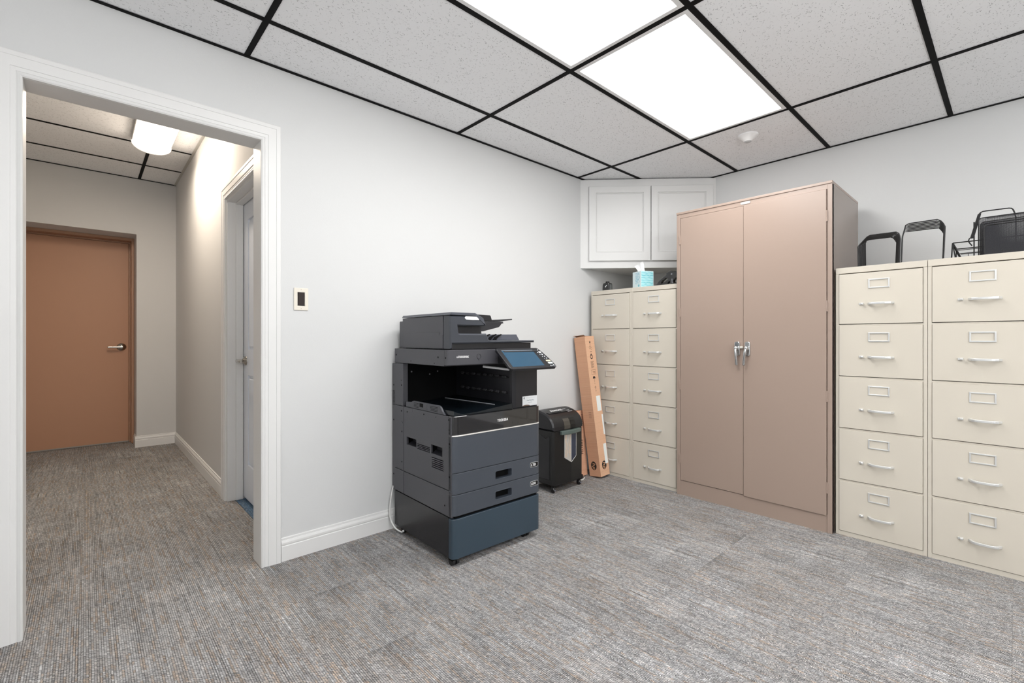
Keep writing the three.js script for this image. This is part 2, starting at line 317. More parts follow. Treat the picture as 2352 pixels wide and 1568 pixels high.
part(hd2, 'rosette', new THREE.LatheGeometry([[0, 0.022], [0.012, 0.022], [0.02, 0.016], [0.031, 0.006], [0.033, 0]].map(p => new THREE.Vector2(...p)), 32).rotateZ(Math.PI / 2).translate(SX, 0.945, D2A + 0.08), chrome);
part(hd2, 'lever', [rod([SX, 0.945, D2A + 0.08], [SX - 0.058, 0.945, D2A + 0.08], 0.01, 16), bx(SX - 0.062, SX - 0.047, 0.937, 0.953, D2A + 0.07, D2A + 0.19, 0.004)], chrome);

// ---------------------------------------------------------------- hall fixture
{
  const t = thing('wraparound_light', 'glowing white wraparound light on the hall ceiling, seen through the doorway', 'light', [0.4, HC, -4.14]);
  const L = 1.22, w = 0.125, prof = [];
  for (let i = 0; i <= 12; i++) { const a = Math.PI * i / 12; prof.push([-w * Math.cos(a) * (1 - 0.06 * Math.sin(a)), -0.022 - 0.075 * Math.pow(Math.sin(a), 0.8)]); }
  part(t, 'pan', bx(-w - 0.004, w + 0.004, -0.024, 0, -L / 2, L / 2, 0.003), mat('#eceae6', 0.4));
  part(t, 'lens', along(prof.slice().reverse(), -L / 2 + 0.012, L / 2 - 0.012), new THREE.MeshStandardMaterial({ color: '#ffffff', emissive: HALL_COLOR, emissiveIntensity: 3, roughness: 0.5 }));
  const cap = prof.map(([a, b]) => [a * 1.07, b * 1.06 + 0.001]);
  const capM = new THREE.MeshStandardMaterial({ color: '#ffffff', emissive: HALL_COLOR, emissiveIntensity: 0.6, roughness: 0.5 });
  part(t, 'end_cap', along(cap.slice().reverse(), -L / 2 - 0.004, -L / 2 + 0.012, 0.002), capM); part(t, 'end_cap', along(cap.slice().reverse(), L / 2 - 0.012, L / 2 + 0.004, 0.002), capM);
  for (const [a, x, y, iw] of [[0, 0, -0.105, 0.12], [0.95, 0.108, -0.08, 0.09], [-0.95, -0.108, -0.08, 0.09]]) {
    const l = new THREE.RectAreaLight(HALL_COLOR, a ? HALL * 0.16 : HALL * 1.75, iw, L - 0.06);
    l.rotation.set(-Math.PI / 2, a, 0, 'ZXY'); l.rotation.order = 'XYZ';
    l.position.set(x, y, 0); l.lookAt(t.position.x + x + Math.sin(a), t.position.y + y - Math.cos(a), t.position.z); t.add(l);
    l.position.set(x, y, 0); l.quaternion.setFromRotationMatrix(new THREE.Matrix4().makeBasis(new THREE.Vector3(Math.cos(a), Math.sin(a), 0), new THREE.Vector3(0, 0, 1), new THREE.Vector3(Math.cos(a), Math.sin(a), 0).cross(new THREE.Vector3(0, 0, 1)).negate()));
    // a RectAreaLight shines along its -z; the basis above sends -z to (sin a, -cos a)
    const z = new THREE.Vector3(-Math.sin(a), Math.cos(a), 0), y2 = new THREE.Vector3(0, 0, 1), x2 = new THREE.Vector3().crossVectors(y2, z);
    l.quaternion.setFromRotationMatrix(new THREE.Matrix4().makeBasis(x2, y2, z));
  }
}

// ---------------------------------------------------------------- small wall and ceiling fittings
{
  const t = thing('wall_switch', 'ivory wall plate with a dark brown rocker switch beside the doorway', 'switch', [0.806, 1.293, ZA]);
  part(t, 'plate', ext(poly(roundRect(-0.035, -0.056, 0.035, 0.056, 0.003), [rect(-0.0175, -0.034, 0.0175, 0.034)]), 0.006, 0.002, 2), mat('#e6e0d4', 0.4));
  part(t, 'rocker', [bx(-0.0165, 0.0165, -0.033, 0.033, 0, 0.004), along([[-0.0155, 0], [0.0155, 0], [0.0155, 0.005], [-0.0155, 0.005]], 0, 0.001).translate(0, 0, 0.003), new THREE.BoxGeometry(0.03, 0.063, 0.004).rotateX(0.05).translate(0, 0, 0.005)], mat('#2a1f1c', 0.35));
  for (const y of [0.0475, -0.0475]) part(t, 'screw', cyl(0.0028, 0.0028, 0.001, 'z', 0, y, 0.0062, 12), mat('#cfc8ba', 0.35));
  const s = thing('motion_sensor', 'round white motion sensor on a ceiling tile beside the light panel', 'sensor', [3.198, H + 0.004, -1.178]);
  part(s, 'housing', new THREE.LatheGeometry([[0.062, 0], [0.062, -0.005], [0.058, -0.009], [0.043, -0.02], [0.026, -0.036], [0.022, -0.04]].map(p => new THREE.Vector2(...p)), 40), mat('#eeeeee', 0.45));
  part(s, 'lens', new THREE.LatheGeometry([[0.022, -0.036], [0.021, -0.041], [0.014, -0.046], [0, -0.048]].map(p => new THREE.Vector2(...p)), 32), mat('#b9b9b9', 0.4));
}

// ---------------------------------------------------------------- filing cabinets (front +z, width along x, before turning)
const cream = mat('#d0c9bc', 0.34), creamDark = mat('#cbc2b0', 0.42), alu = mat('#dfe0df', 0.34, { metalness: 0.55 }), shadowGap = mat('#3a352e', 0.8);
const bow = (w, dep, th, n = 10) => {                   // outline of a bowed handle seen from above, in (x, z)
  const o = [], i = [];
  for (let k = 0; k <= n; k++) { const t = k / n * 2 - 1, z = dep * Math.pow(1 - Math.pow(Math.abs(t), 3.2), 0.55); o.push([t * w / 2, z]); i.push([t * (w / 2 - th), Math.max(-0.001, z - th * 0.75)]); }
  i[0][1] = i[n][1] = 0; return o.concat(i.reverse());
};
function filingCabinet(label, zLeft, x) {
  const W = 0.3835, CH = 1.488, D = 0.68, t = thing('filing_cabinet', label, 'filing cabinet', [x, 0, zLeft], -Math.PI / 2, 'five-drawer filing cabinets along the wall');
  const st = 0.0155, body = [bx(0, 0.012, 0, CH - 0.033, -D, -0.02), bx(W - 0.012, W, 0, CH - 0.033, -D, -0.02), bx(0.012, W - 0.012, 0, CH - 0.034, -D, -D + 0.01), bx(0.012, W - 0.012, 0.001, 0.02, -D + 0.01, -0.02),
    bx(0, st, 0, CH - 0.033, -0.02, 0, 0.0012), bx(W - st, W, 0, CH - 0.033, -0.02, 0, 0.0012), bx(st, W - st, 0, 0.0235, -0.02, -0.0005)];
  const pitch = 0.2874, dh = 0.2755;
  for (let k = 1; k < 5; k++) body.push(bx(st, W - st, 0.0235 + k * pitch - 0.0095, 0.0235 + k * pitch - 0.001, -0.02, -0.001));
  part(t, 'body', body, cream);
  part(t, 'top', bx(0.0002, W - 0.0002, CH - 0.033, CH, -D, 0.002, 0.002), cream);
  part(t, 'drawer_cavity', bx(st, W - st, 0.02, CH - 0.034, -D + 0.012, -0.024), shadowGap);
  for (let k = 0; k < 5; k++) {
    const y = 0.0255 + k * pitch, d = sub(t, 'drawer'), cx = W / 2;
    part(d, 'drawer_front', bx(st + 0.0012, W - st - 0.0016, y, y + dh, -0.02, 0.0035 + (k * 7 % 3) * 0.0006, 0.0016), cream);
    const ly = y + dh - 0.061, z = 0.0045;
    part(d, 'label_holder', ext(poly(rect(cx - 0.045, ly - 0.025, cx + 0.045, ly + 0.025), [rect(cx - 0.0385, ly - 0.0185, cx + 0.0385, ly + 0.0185)]), 0.004, 0.0013, 2).translate(0, 0, z), alu);
    const hy = y + 0.107;
    part(d, 'handle', ext(poly(bow(0.112, 0.033, 0.011)), 0.012, 0.0022, 2).rotateX(Math.PI / 2).translate(cx + 0.008, hy + 0.006, z), alu);
    part(d, 'thumb_latch', [bx(cx - 0.084, cx - 0.064, hy - 0.005, hy + 0.006, z, z + 0.006, 0.0015), new RoundedBoxGeometry(0.011, 0.01, 0.016, 2, 0.003).rotateX(0.3).translate(cx - 0.07, hy + 0.001, z + 0.007)], alu);
  }
  return t;
}
filingCabinet('cream filing cabinet in the corner, partly hidden by the tall cardboard box', -2.3865, 3.13);
filingCabinet('cream filing cabinet with the turquoise tissue box on its top', -2.0025, 3.13);
filingCabinet('cream filing cabinet touching the tan cabinet, with wire hoop sorters on its top', -0.686, 3.13);
filingCabinet('cream filing cabinet with the black mesh trays on its top', -0.301, 3.13);

// ---------------------------------------------------------------- storage cabinet
{
  const W = 0.921, CH = 1.981, D = 0.622, t = thing('storage_cabinet', 'tall tan steel storage cabinet with two doors and chrome lever handles', 'cabinet', [3.097, 0, -1.615], -Math.PI / 2);
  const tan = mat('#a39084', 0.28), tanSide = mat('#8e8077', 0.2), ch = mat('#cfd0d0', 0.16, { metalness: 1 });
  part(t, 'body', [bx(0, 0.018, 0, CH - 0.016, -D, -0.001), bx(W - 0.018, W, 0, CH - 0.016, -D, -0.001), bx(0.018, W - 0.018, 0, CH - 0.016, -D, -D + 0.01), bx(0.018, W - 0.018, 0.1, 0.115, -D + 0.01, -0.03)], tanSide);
  part(t, 'front_frame', [bx(0, 0.0245, 0, CH - 0.016, -0.03, 0, 0.002), bx(W - 0.0245, W, 0, CH - 0.016, -0.03, 0, 0.002), bx(0.0245, W - 0.0245, CH - 0.043, CH - 0.016, -0.03, -0.001)], tan);
  part(t, 'kick_plate', bx(0.0245, W - 0.0245, 0, 0.1, -0.02, -0.004), tan);
  part(t, 'top', bx(-0.001, W + 0.001, CH - 0.0155, CH, -D, 0.004, 0.0025), tan);
  part(t, 'interior', bx(0.02, W - 0.02, 0.11, CH - 0.045, -D + 0.012, -0.034), mat('#2b2420', 0.9));
  const yb = 0.103, yt = CH - 0.0445;
  const doors = [[0.027, 0.4475, 0], [0.4495, 0.8935, 0.005]];
  doors.forEach(([a, b, z], i) => {
    const d = sub(t, 'door');
    part(d, 'door_panel', bx(a, b, yb - (i ? 0.006 : 0), yt, -0.026, z, 0.0025), tan);
    const cx = i ? 0.477 : 0.413, s = i ? -1 : 0.35, hy = 1.03;
    part(d, 'escutcheon', ext(poly(roundRect(cx - 0.0165, hy - 0.046, cx + 0.0165, hy + 0.046, 0.012)), 0.012, 0.004, 2).translate(0, 0, z), ch);
    const lev = [rod([cx, hy, z], [cx, hy, z + 0.034], 0.0115, 16)];
    lev.push(smoothTube([[cx, hy + 0.006, z + 0.034], [cx + s * 0.004, hy - 0.02, z + 0.039], [cx + s * 0.01, hy - 0.06, z + 0.036], [cx + s * 0.014, hy - 0.098, z + 0.031]], 0.0085, 20, 12), new THREE.SphereGeometry(0.012, 16, 12).scale(1, 1.1, 0.8).translate(cx, hy + 0.004, z + 0.035), new THREE.SphereGeometry(0.0085, 12, 10).translate(cx + s * 0.014, hy - 0.098, z + 0.031));
    part(d, 'handle', lev, ch);
    if (!i) part(d, 'catch', bx(0.43, 0.448, hy + 0.002, hy + 0.016, 0, 0.012, 0.002), mat('#d9d6cc', 0.4));
    for (const y of [1.786, 1.278, 0.769, 0.254]) {
      const hx = i ? W - 0.0255 : 0.0245;
      part(d, 'hinge', [cyl(0.004, 0.004, 0.062, 'y', hx, y, 0.003, 10), bx(hx - 0.007, hx + 0.007, y - 0.028, y + 0.028, -0.002, 0.0018)], tan);
    }
  });
  part(t, 'nameplate', ext(poly(roundRect(0.43, CH - 0.036, 0.49, CH - 0.019, 0.007)), 0.003, 0.001).translate(0, 0, -0.0005), mat('#dad7d2', 0.25, { metalness: 0.6 }));
}

// ---------------------------------------------------------------- corner cabinet
{
  const t = thing('corner_cabinet', 'white two-door corner cabinet hung under the ceiling', 'cabinet', [3.04, 0, ZA], -Math.PI / 4);
  const W = 1.099, y0 = 1.677, y1 = 2.409, m = mat('#dcdcdb', 0.42), zf = 0;
  const inside = (a) => [[a * 1.4, a * 0.4], [W - a * 1.4, a * 0.4], [W / 2, W / 2 - a]];
  part(t, 'face_frame', along([...rect(0, y0, W, y1)], -0.02, 0, 0.001, [rect(0.075, 1.745, 1.03, 2.34)]), m);
  part(t, 'bottom_panel', up([[0.022, 0.02], [W - 0.022, 0.02], [W / 2, W / 2 - 0.004]], y0 + 0.004, y0 + 0.02), m);
  part(t, 'top_panel', up([[0.022, 0.02], [W - 0.022, 0.02], [W / 2, W / 2 - 0.004]], y1 - 0.014, y1), m);
  part(t, 'filler_strip', along(rect(-0.0145, y0 + 0.001, 0, y1), -0.012, -0.0005), m);
  [[0.0685, 0.5695, 0.128, 0.512], [0.5745, 1.0715, 0.63, 1.013]].forEach(([a, b, p, q]) => {
    const d = sub(t, 'door');
    part(d, 'door_frame', along(rect(a, 1.735, b, 2.3475), 0, 0.02, 0.0025, [rect(p, 1.806, q, 2.293)]), m);
    part(d, 'panel', [along(rect(p - 0.002, 1.8, q + 0.002, 2.296), 0.002, 0.011), along(rect(p, 1.806, q, 2.293), 0.011, 0.0165, 0.002, [rect(p + 0.008, 1.814, q - 0.008, 2.285)])], m);
  });
}

// ---------------------------------------------------------------- things on the left cabinets
const glossBlack = mat('#09090a', 0.16, { clearcoat: 0.6, clearcoatRoughness: 0.1 }), matBlack = mat('#101012', 0.5);
{
  const t = thing('desk_device', 'small black rounded device with a pale slash mark on the corner filing cabinet', 'device', [3.2, 1.488, -2.292], -Math.PI / 2);
  part(t, 'case', ext(poly([[-0.036, 0], [0.036, 0], [0.034, 0.05], [0.029, 0.066], [0.02, 0.07], [-0.02, 0.07], [-0.029, 0.066], [-0.034, 0.05]]), 0.05, 0.006, 3).translate(0, 0, -0.05), glossBlack);
  part(t, 'cap', cyl(0.017, 0.014, 0.012, 'y', 0, 0.077, -0.025, 24), matBlack);
  part(t, 'mark', new RoundedBoxGeometry(0.006, 0.024, 0.002, 2, 0.001).rotateZ(-0.8).translate(0.002, 0.042, 0.0005), mat('#e9e9e9', 0.4));
  for (const s of [0.0345, -0.038]) part(t, 'side_band', bx(s, s + 0.0035, 0.004, 0.058, -0.04, -0.012, 0.001), mat('#8d9090', 0.3, { metalness: 0.7 }));

  const waves = canvas(512, 512, (g, w, h) => {
    g.fillStyle = '#a9e3ea'; g.fillRect(0, 0, w, h);
    for (let i = 0; i < 14; i++) { g.strokeStyle = i % 2 ? '#5cc0cd' : '#c9f0f3'; g.lineWidth = i % 3 ? 9 : 14; g.beginPath(); for (let x = 0; x <= w; x += 6) g.lineTo(x, 24 + i * 37 + 13 * Math.sin(x / 38 + i * 1.7)); g.stroke(); }
    g.strokeStyle = '#ecfafa'; g.lineWidth = 22; g.strokeRect(0, 0, w, h);
  });
  const dots = canvas(512, 512, (g, w, h) => {
    g.fillStyle = '#dff0f4'; g.fillRect(0, 0, w, h); seed = 5;
    for (let i = 0; i < 150; i++) { g.strokeStyle = ['#6fb6cc', '#9fd6e2', '#b9dbe8', '#7aa9c8'][rnd() * 4 | 0]; g.lineWidth = rr(4, 10); g.beginPath(); const x = w * (0.35 + 0.45 * rnd()), y = h * rr(0.06, 0.72); g.arc(x, y, rr(6, 26), rnd() * 6, rnd() * 6 + 1); g.stroke(); }
    g.fillStyle = '#4fb3c4'; g.beginPath(); g.arc(w * 0.72, h * 0.84, 44, 0, 7); g.fill(); g.fillStyle = '#bfe7ee'; g.beginPath(); g.arc(w * 0.72, h * 0.8, 22, 0, 7); g.fill();
  });
  const S = 0.112, A = 1.152, x = thing('tissue_box', 'cube box of tissues with turquoise wave print, a white tissue sticking out', 'tissue box', [3.17, 1.488, -1.943], 0);
  // corner at the origin, one side running along l, the other along r
  const l = [Math.cos(A), -Math.sin(A)], r = [Math.sin(A), Math.cos(A)], Hh = 0.13;
  const slab = (a, b, m, nx, nz) => { const g = new THREE.BufferGeometry(); g.setAttribute('position', new THREE.Float32BufferAttribute([a[0], 0, a[1], b[0], 0, b[1], b[0], Hh, b[1], a[0], 0, a[1], b[0], Hh, b[1], a[0], Hh, a[1]], 3)); g.setAttribute('uv', new THREE.Float32BufferAttribute([0, 0, 1, 0, 1, 1, 0, 0, 1, 1, 0, 1], 2)); g.computeVertexNormals(); return g; };
  const body = bx(0, S, 0, Hh, -S, 0, 0.002); body.rotateY(Math.PI / 2 - 0); // square, turned below
  const P = (u, v) => [l[0] * u + r[0] * v, l[1] * u + r[1] * v];
  part(x, 'carton', up([P(0.0008, 0.0008), P(0.0008, S), P(S, S), P(S, 0.0008)].map(([a, b]) => [a, -b]), 0, Hh, 0), mat('#e3f3f5', 0.6));
  part(x, 'side_print', slab(P(S, 0), P(0, 0)), new THREE.MeshStandardMaterial({ map: dots, roughness: 0.55, side: THREE.DoubleSide }));
  part(x, 'side_print', slab(P(0, 0), P(0, S)), new THREE.MeshStandardMaterial({ map: waves, roughness: 0.55, side: THREE.DoubleSide }));
  const c = P(S / 2, S / 2), tg = new THREE.PlaneGeometry(0.07, 0.085, 14, 14), tp = tg.attributes.position;
  for (let i = 0; i < tp.count; i++) { const u = tp.getX(i), v = tp.getY(i) + 0.0425; tp.setXYZ(i, u * (0.55 + 0.5 * v / 0.085) + v * 0.1, v, 0.012 * Math.sin(u * 120) * (0.4 + v * 6) + 0.01 * Math.sin(v * 70)); }
  tg.rotateZ(0.5).rotateY(-1.2).translate(c[0], Hh - 0.012, c[1]); tg.computeVertexNormals();
  part(x, 'tissue', tg, new THREE.MeshStandardMaterial({ color: '#f4f4f4', roughness: 0.9, side: THREE.DoubleSide }));
}
{
  const t = thing('lever_punch', 'glossy black paper punch with a looped lever arm, half hidden by the tan cabinet', 'punch', [3.2, 1.488, -1.7], 0);
  const arm = [[-0.128, 0.004], [-0.112, 0.03], [-0.09, 0.05], [-0.062, 0.07], [-0.044, 0.082], [-0.044, 0.09], [-0.03, 0.101], [-0.008, 0.106], [0.02, 0.1], [0.068, 0.088], [0.068, 0.05], [0.03, 0.048], [0.014, 0.03], [0.022, 0.006], [-0.005, 0.004], [-0.02, 0.03], [-0.035, 0.012], [-0.06, 0.006], [-0.1, 0.003]];
  part(t, 'lever_arm', alongX(arm, -0.014, 0.014, 0.003, [[[-0.083, 0.012], [-0.088, 0.022], [-0.08, 0.04], [-0.058, 0.056], [-0.038, 0.062], [-0.028, 0.052], [-0.026, 0.044], [-0.045, 0.028]]]), glossBlack);
  part(t, 'base', bx(-0.03, 0.05, 0, 0.012, -0.125, 0.075, 0.004), glossBlack);
  part(t, 'rivet', cyl(0.006, 0.006, 0.034, 'x', 0, 0.08, 0.0, 16), mat('#9a9aa0', 0.3, { metalness: 1 }));
  part(t, 'spring_post', rod([-0.016, 0.006, 0.006], [-0.016, 0.045, 0.004], 0.004, 12), mat('#9a9aa0', 0.3, { metalness: 1 }));
}

// ---------------------------------------------------------------- wire sorters and trays on the right cabinets
const wire = mat('#0b0b0d', 0.38);
function sorter(label, n, near, far) {                  // near / far: [x, zl, yl, ztl, ytl, ztr, ytr, zr, yr, zb0, zb1]
  const t = thing('wire_file_sorter', label, 'file sorter', [near[0], 1.488, near[3]], 0);
  for (let i = 0; i < n; i++) {
    const k = i / (n - 1), v = near.map((a, j) => a + (far[j] - a) * k), q = (z, y) => [v[0] - near[0], y - 1.488, z - near[3]];
    part(t, 'divider', tube([q(v[9], 1.4915), q(v[1], v[2]), q(v[3], v[4]), q(v[5], v[6]), q(v[7], v[8]), q(v[10], 1.4915)], 0.0029), wire);
  }
  const b = (e) => [near[0] - near[0], 0.0032, e], g = far[0] - near[0];
  part(t, 'base_frame', [rod([-0.01, 0.0032, near[9] - near[3]], [g + 0.01, 0.0032, far[9] - near[3]], 0.0032), rod([-0.01, 0.0032, near[10] - near[3]], [g + 0.01, 0.0032, far[10] - near[3]], 0.0032), rod([g / 2, 0.0032, (near[9] + far[9]) / 2 - near[3]], [g / 2, 0.0032, (near[10] + far[10]) / 2 - near[3]], 0.0028)], wire);
}
sorter('lower black wire file sorter of nested hoops, next to the tan cabinet', 7, [3.17, -0.592, 1.604, -0.546, 1.657, -0.421, 1.656, -0.412, 1.624, -0.59, -0.416], [3.4, -0.6, 1.661, -0.592, 1.673, -0.476, 1.672, -0.457, 1.641, -0.598, -0.462]);
sorter('taller black wire file sorter of chamfered hoops, standing across two filing cabinets', 7, [3.17, -0.404, 1.623, -0.389, 1.691, -0.263, 1.692, -0.241, 1.657, -0.408, -0.247], [3.4, -0.432, 1.671, -0.425, 1.691, -0.282, 1.69, -0.263, 1.66, -0.438, -0.268]);
{
  const t = thing('wire_tray', 'low black wire letter tray with a grid back, behind the mesh trays', 'tray', [3.315, 1.488, -0.229]);
  const w = 0.3, d = 0.24, h = 0.098;
  part(t, 'rim', tube([[0, h, 0.006], [0, h, w], [d, h, w], [d, h, 0.006]], 0.0028, true), wire);
  part(t, 'leg', [rod([0.002, 0.002, 0], [0.001, h, 0.005], 0.0028), rod([0.002, 0.002, 0.018], [0.001, h, 0.005], 0.0026), rod([0.03, 0.002, 0.04], [0.002, h - 0.004, 0.006], 0.0045)], wire);
  part(t, 'leg', [rod([d, 0.002, 0], [d, h, 0.005], 0.0028), rod([d, 0.002, w], [d, h, w], 0.0028), rod([0, 0.002, w], [0, h, w], 0.0028)], wire);
  const g = [];
  for (const y of [0.068, 0.05, 0.02]) g.push(rod([d * 0.3, y, 0.02], [d * 0.3, y, w], 0.0018), rod([d, y, 0.02], [d, y, w], 0.0018));
  for (let k = 0; k < 6; k++) g.push(rod([d, 0.008, 0.05 + k * 0.05], [d, 0.068, 0.05 + k * 0.05], 0.0014), rod([d * 0.3, 0.012, 0.05 + k * 0.05], [d, 0.012, 0.05 + k * 0.05], 0.0014));
  part(t, 'wire_grid', g, wire);
}
{
  const hole = data(64, 64, (x, y) => { const u = (x % 16) / 16 - 0.5, v = (y % 16) / 16 - 0.5, a = Math.hypot(u, v) < 0.31 ? 0 : 255; return [a, a, a]; }, false);
  const meshM = new THREE.MeshStandardMaterial({ color: '#1b1b22', roughness: 0.5, alphaMap: hole, transparent: true, side: THREE.DoubleSide });
  const labels = ['black mesh letter tray standing on edge, the front one of the nested set', 'black mesh letter tray standing on edge, second of the nested set from the front', 'black mesh letter tray standing on edge, third of the nested set from the front', 'black mesh letter tray standing on edge, rearmost and tallest of the nested set'];
  [[3.2, -0.106, 1.636], [3.215, -0.114, 1.648], [3.23, -0.12, 1.66], [3.25, -0.128, 1.684]].forEach(([x, z, y], i) => {
    const t = thing('mesh_tray', labels[i], 'tray', [x, 1.488, z], 0, 'nested mesh letter trays');
    const w = 0.078 - z, h = y - 1.488, r = 0.014, sh = roundRect(0, 0.002, w, h, r);
    const g = new THREE.ShapeGeometry(poly(sh)); planarUV(g, 1 / 0.0112, 1 / 0.0112, (a, b) => [a, b]); g.rotateY(-Math.PI / 2);
    part(t, 'mesh_panel', g, meshM);
    part(t, 'rim', tube(sh.map(([a, b]) => [0, b, a]), 0.0021, true, 6), wire);
    // sloped side wall of the tray, running back from the rim
    const s2 = new THREE.BufferGeometry(), q = [0, h, 0.02, 0, h, w - 0.02, 0.012, h - 0.006, w - 0.03, 0, h, 0.02, 0.012, h - 0.006, w - 0.03, 0.012, h - 0.006, 0.03];
    s2.setAttribute('position', new THREE.Float32BufferAttribute(q, 3)); s2.setAttribute('uv', new THREE.Float32BufferAttribute([0, 0, 28, 0, 28, 4, 0, 0, 28, 4, 0, 4], 2)); s2.computeVertexNormals();
    if (i === 3) part(t, 'side_wall', s2, meshM);
  });
  const t = thing('wire_stand', 'tall black wire hoop stand with a flat dark upright, among the mesh trays', 'stand', [3.285, 1.488, -0.131]);
  part(t, 'hoop', tube([[0, 0.002, 0.127], [0, 0.17, 0.127], [0, 0.2, 0.124], [0, 0.228, 0.116], [0, 0.232, 0.106], [0, 0.234, 0.018], [0, 0.228, 0.006], [0, 0.215, 0.0], [0, 0.11, -0.025]], 0.0028), wire);
  part(t, 'upright', alongX([[-0.026, 0.106], [-0.001, 0.222], [0.012, 0.226], [0.0, 0.17], [-0.014, 0.106]], -0.004, 0.0, 0.0008), wire);
  part(t, 'post', bx(-0.005, 0.001, 0, 0.186, -0.016, -0.011), wire);
  part(t, 'clip', tube([[0, 0.112, -0.018], [0, 0.108, -0.03], [0, 0.098, -0.033], [0, 0.088, -0.031], [0, 0.07, -0.021]], 0.0025), wire);
}

// ---------------------------------------------------------------- copier (local: x right along its front, z forward, left front corner at 0, 0)
{
  const t = thing('copier', 'large dark grey office copier on casters against the wall, touch panel at its right front', 'copier', [1.292, 0, -1.797], -THREE.MathUtils.degToRad(1.4));
  const W = 0.587;
  const side = mat('#46464b', 0.33), sideDark = mat('#1d1d20', 0.26), slate = mat('#33424e', 0.33), core = new THREE.MeshPhysicalMaterial({ color: '#020203', roughness: 0.7, specularIntensity: 0.4 }), piano = mat('#17171a', 0.07, { clearcoat: 1, clearcoatRoughness: 0.03 }), soft = mat('#26262b', 0.42);
  const dotBump = data(128, 128, (x, y) => { const u = (x + y) % 16, v = (x - y + 256) % 16, b = u < 9 && v < 9 ? 230 : 60; return [b, b, b]; }, false);
  const front = new THREE.MeshStandardMaterial({ color: '#444a53', roughness: 0.38, bumpMap: dotBump, bumpScale: 0.0009 });
  const plan = (r = 0.032, d = 0.036, z = 0) => { const p = []; p.push([0, d]); for (let i = 0; i <= 8; i++) { const a = Math.PI + i / 8 * Math.PI / 2; p.push([r + r * Math.cos(a), r * 0.62 + r * 0.62 * Math.sin(a)]); } for (let i = 0; i <= 8; i++) { const a = -Math.PI / 2 + i / 8 * Math.PI / 2; p.push([W - r + r * Math.cos(a), r * 0.62 + r * 0.62 * Math.sin(a)]); } p.push([W, d]); return p; };
  const cover = (y0, y1, bevel = 0.0016) => up(plan(), y0, y1, bevel);
  const frontUV = g => planarUV(g, 1 / 0.022, 1 / 0.022, (x, y, z) => [x - z, y]);
  // core and base
  part(t, 'inner_body', [bx(0.04, W - 0.006, 0.05, 0.719, -0.58, -0.037), bx(0.02, W - 0.02, 0.225, 0.245, -0.57, -0.014)], core);
  part(t, 'pedestal', bx(0, W, 0.0385, 0.2325, -0.585, -0.0375, 0.002), sideDark);
  part(t, 'pedestal_front', cover(0.0385, 0.229), slate);
  // left side panels
  const pz0 = -0.4785, pz1 = -0.0125, slot = (z0, z1, y, h = 0.0042) => rect(z0, y, z1, y + h);
  const holes = [rect(-0.446, 0.516, -0.344, 0.557), rect(-0.196, 0.514, -0.094, 0.558)];
  for (let k = 0; k < 4; k++) holes.push(slot(-0.332, -0.206, 0.512 + k * 0.008));
  for (let k = 0; k < 6; k++) holes.push(slot(-0.189, -0.083, 0.445 + k * 0.0095));
  part(t, 'side_panel', alongX(rect(pz0, 0.3635, pz1, 0.7185), 0, 0.012, 0.0015, holes), side);
  part(t, 'side_panel', alongX(rect(pz0, 0.2365, pz1, 0.3605), 0, 0.012, 0.0015), side);
  part(t, 'side_panel', alongX(rect(-0.585, 0.3635, -0.4815, 0.7185), 0, 0.012, 0.0015), side);
  part(t, 'side_panel', alongX(rect(-0.585, 0.2365, -0.4815, 0.3605), 0, 0.012, 0.0015), side);
  part(t, 'side_panel', bx(W - 0.012, W, 0.2365, 0.7185, -0.585, -0.037, 0.002), side);
  part(t, 'back_panel', bx(0.012, W - 0.012, 0.2365, 0.7185, -0.585, -0.578), side);
  for (const [z0, z1, y0, y1] of [[-0.446, -0.344, 0.516, 0.557], [-0.196, -0.094, 0.514, 0.558]])
    part(t, 'grip_recess', along([[0.0, y0 + 0.0005], [0.036, y0 + 0.014], [0.036, y1], [0.039, y1], [0.039, y0 - 0.004], [0.0, y0 - 0.004]].map(([a, b]) => [a + 0.0013, b]), z0, z1), soft);
  part(t, 'small_cover', alongX(rect(-0.468, 0.700, -0.383, 0.7165), -0.0006, 0.001, 0.0004), side);
  part(t, 'rear_cover', bx(0.004, W - 0.03, 0.232, 0.953, -0.622, -0.5855, 0.003), side);
  const vents = []; for (let k = 0; k < 11; k++) vents.push(bx(0.003, 0.006, 0.716 + k * 0.0078, 0.719 + k * 0.0078, -0.617, -0.592)); part(t, 'vent_slots', vents, core).userData.kind = 'stuff';
  for (const [z, y, r] of [[-0.035, 0.703, 0.0045], [-0.032, 0.655, 0.0026], [-0.031, 0.639, 0.0022], [-0.03, 0.588, 0.0048], [-0.03, 0.573, 0.0022], [-0.03, 0.43, 0.0045], [-0.265, 0.702, 0.0045], [-0.44, 0.694, 0.0042], [-0.15, 0.702, 0.0026], [-0.506, 0.692, 0.0045], [-0.498, 0.635, 0.0024], [-0.494, 0.627, 0.0022], [-0.5, 0.578, 0.0048], [-0.5, 0.41, 0.0045], [-0.07, 0.283, 0.0042]])
    part(t, 'screw', cyl(r, r, 0.0012, 'x', 0, y, z, 14), core);
  // front: piano black band, silver strip, cover, two paper drawers
  part(t, 'control_band', cover(0.6305, 0.7205, 0.002), piano);
  part(t, 'band_joint', bx(0.0285, 0.0297, 0.632, 0.7195, -0.002, 0.0006), core);
  part(t, 'silver_strip', up(plan().map(([a, b], i) => [a, b - (i && i < 19 ? 0.0012 : 0)]), 0.6235, 0.6295, 0.001), mat('#e6e4df', 0.25, { metalness: 0.25 }));
  part(t, 'front_cover', frontUV(cover(0.4495, 0.6225)), front);
  const ev = new Evaluator(); ev.useGroups = false;
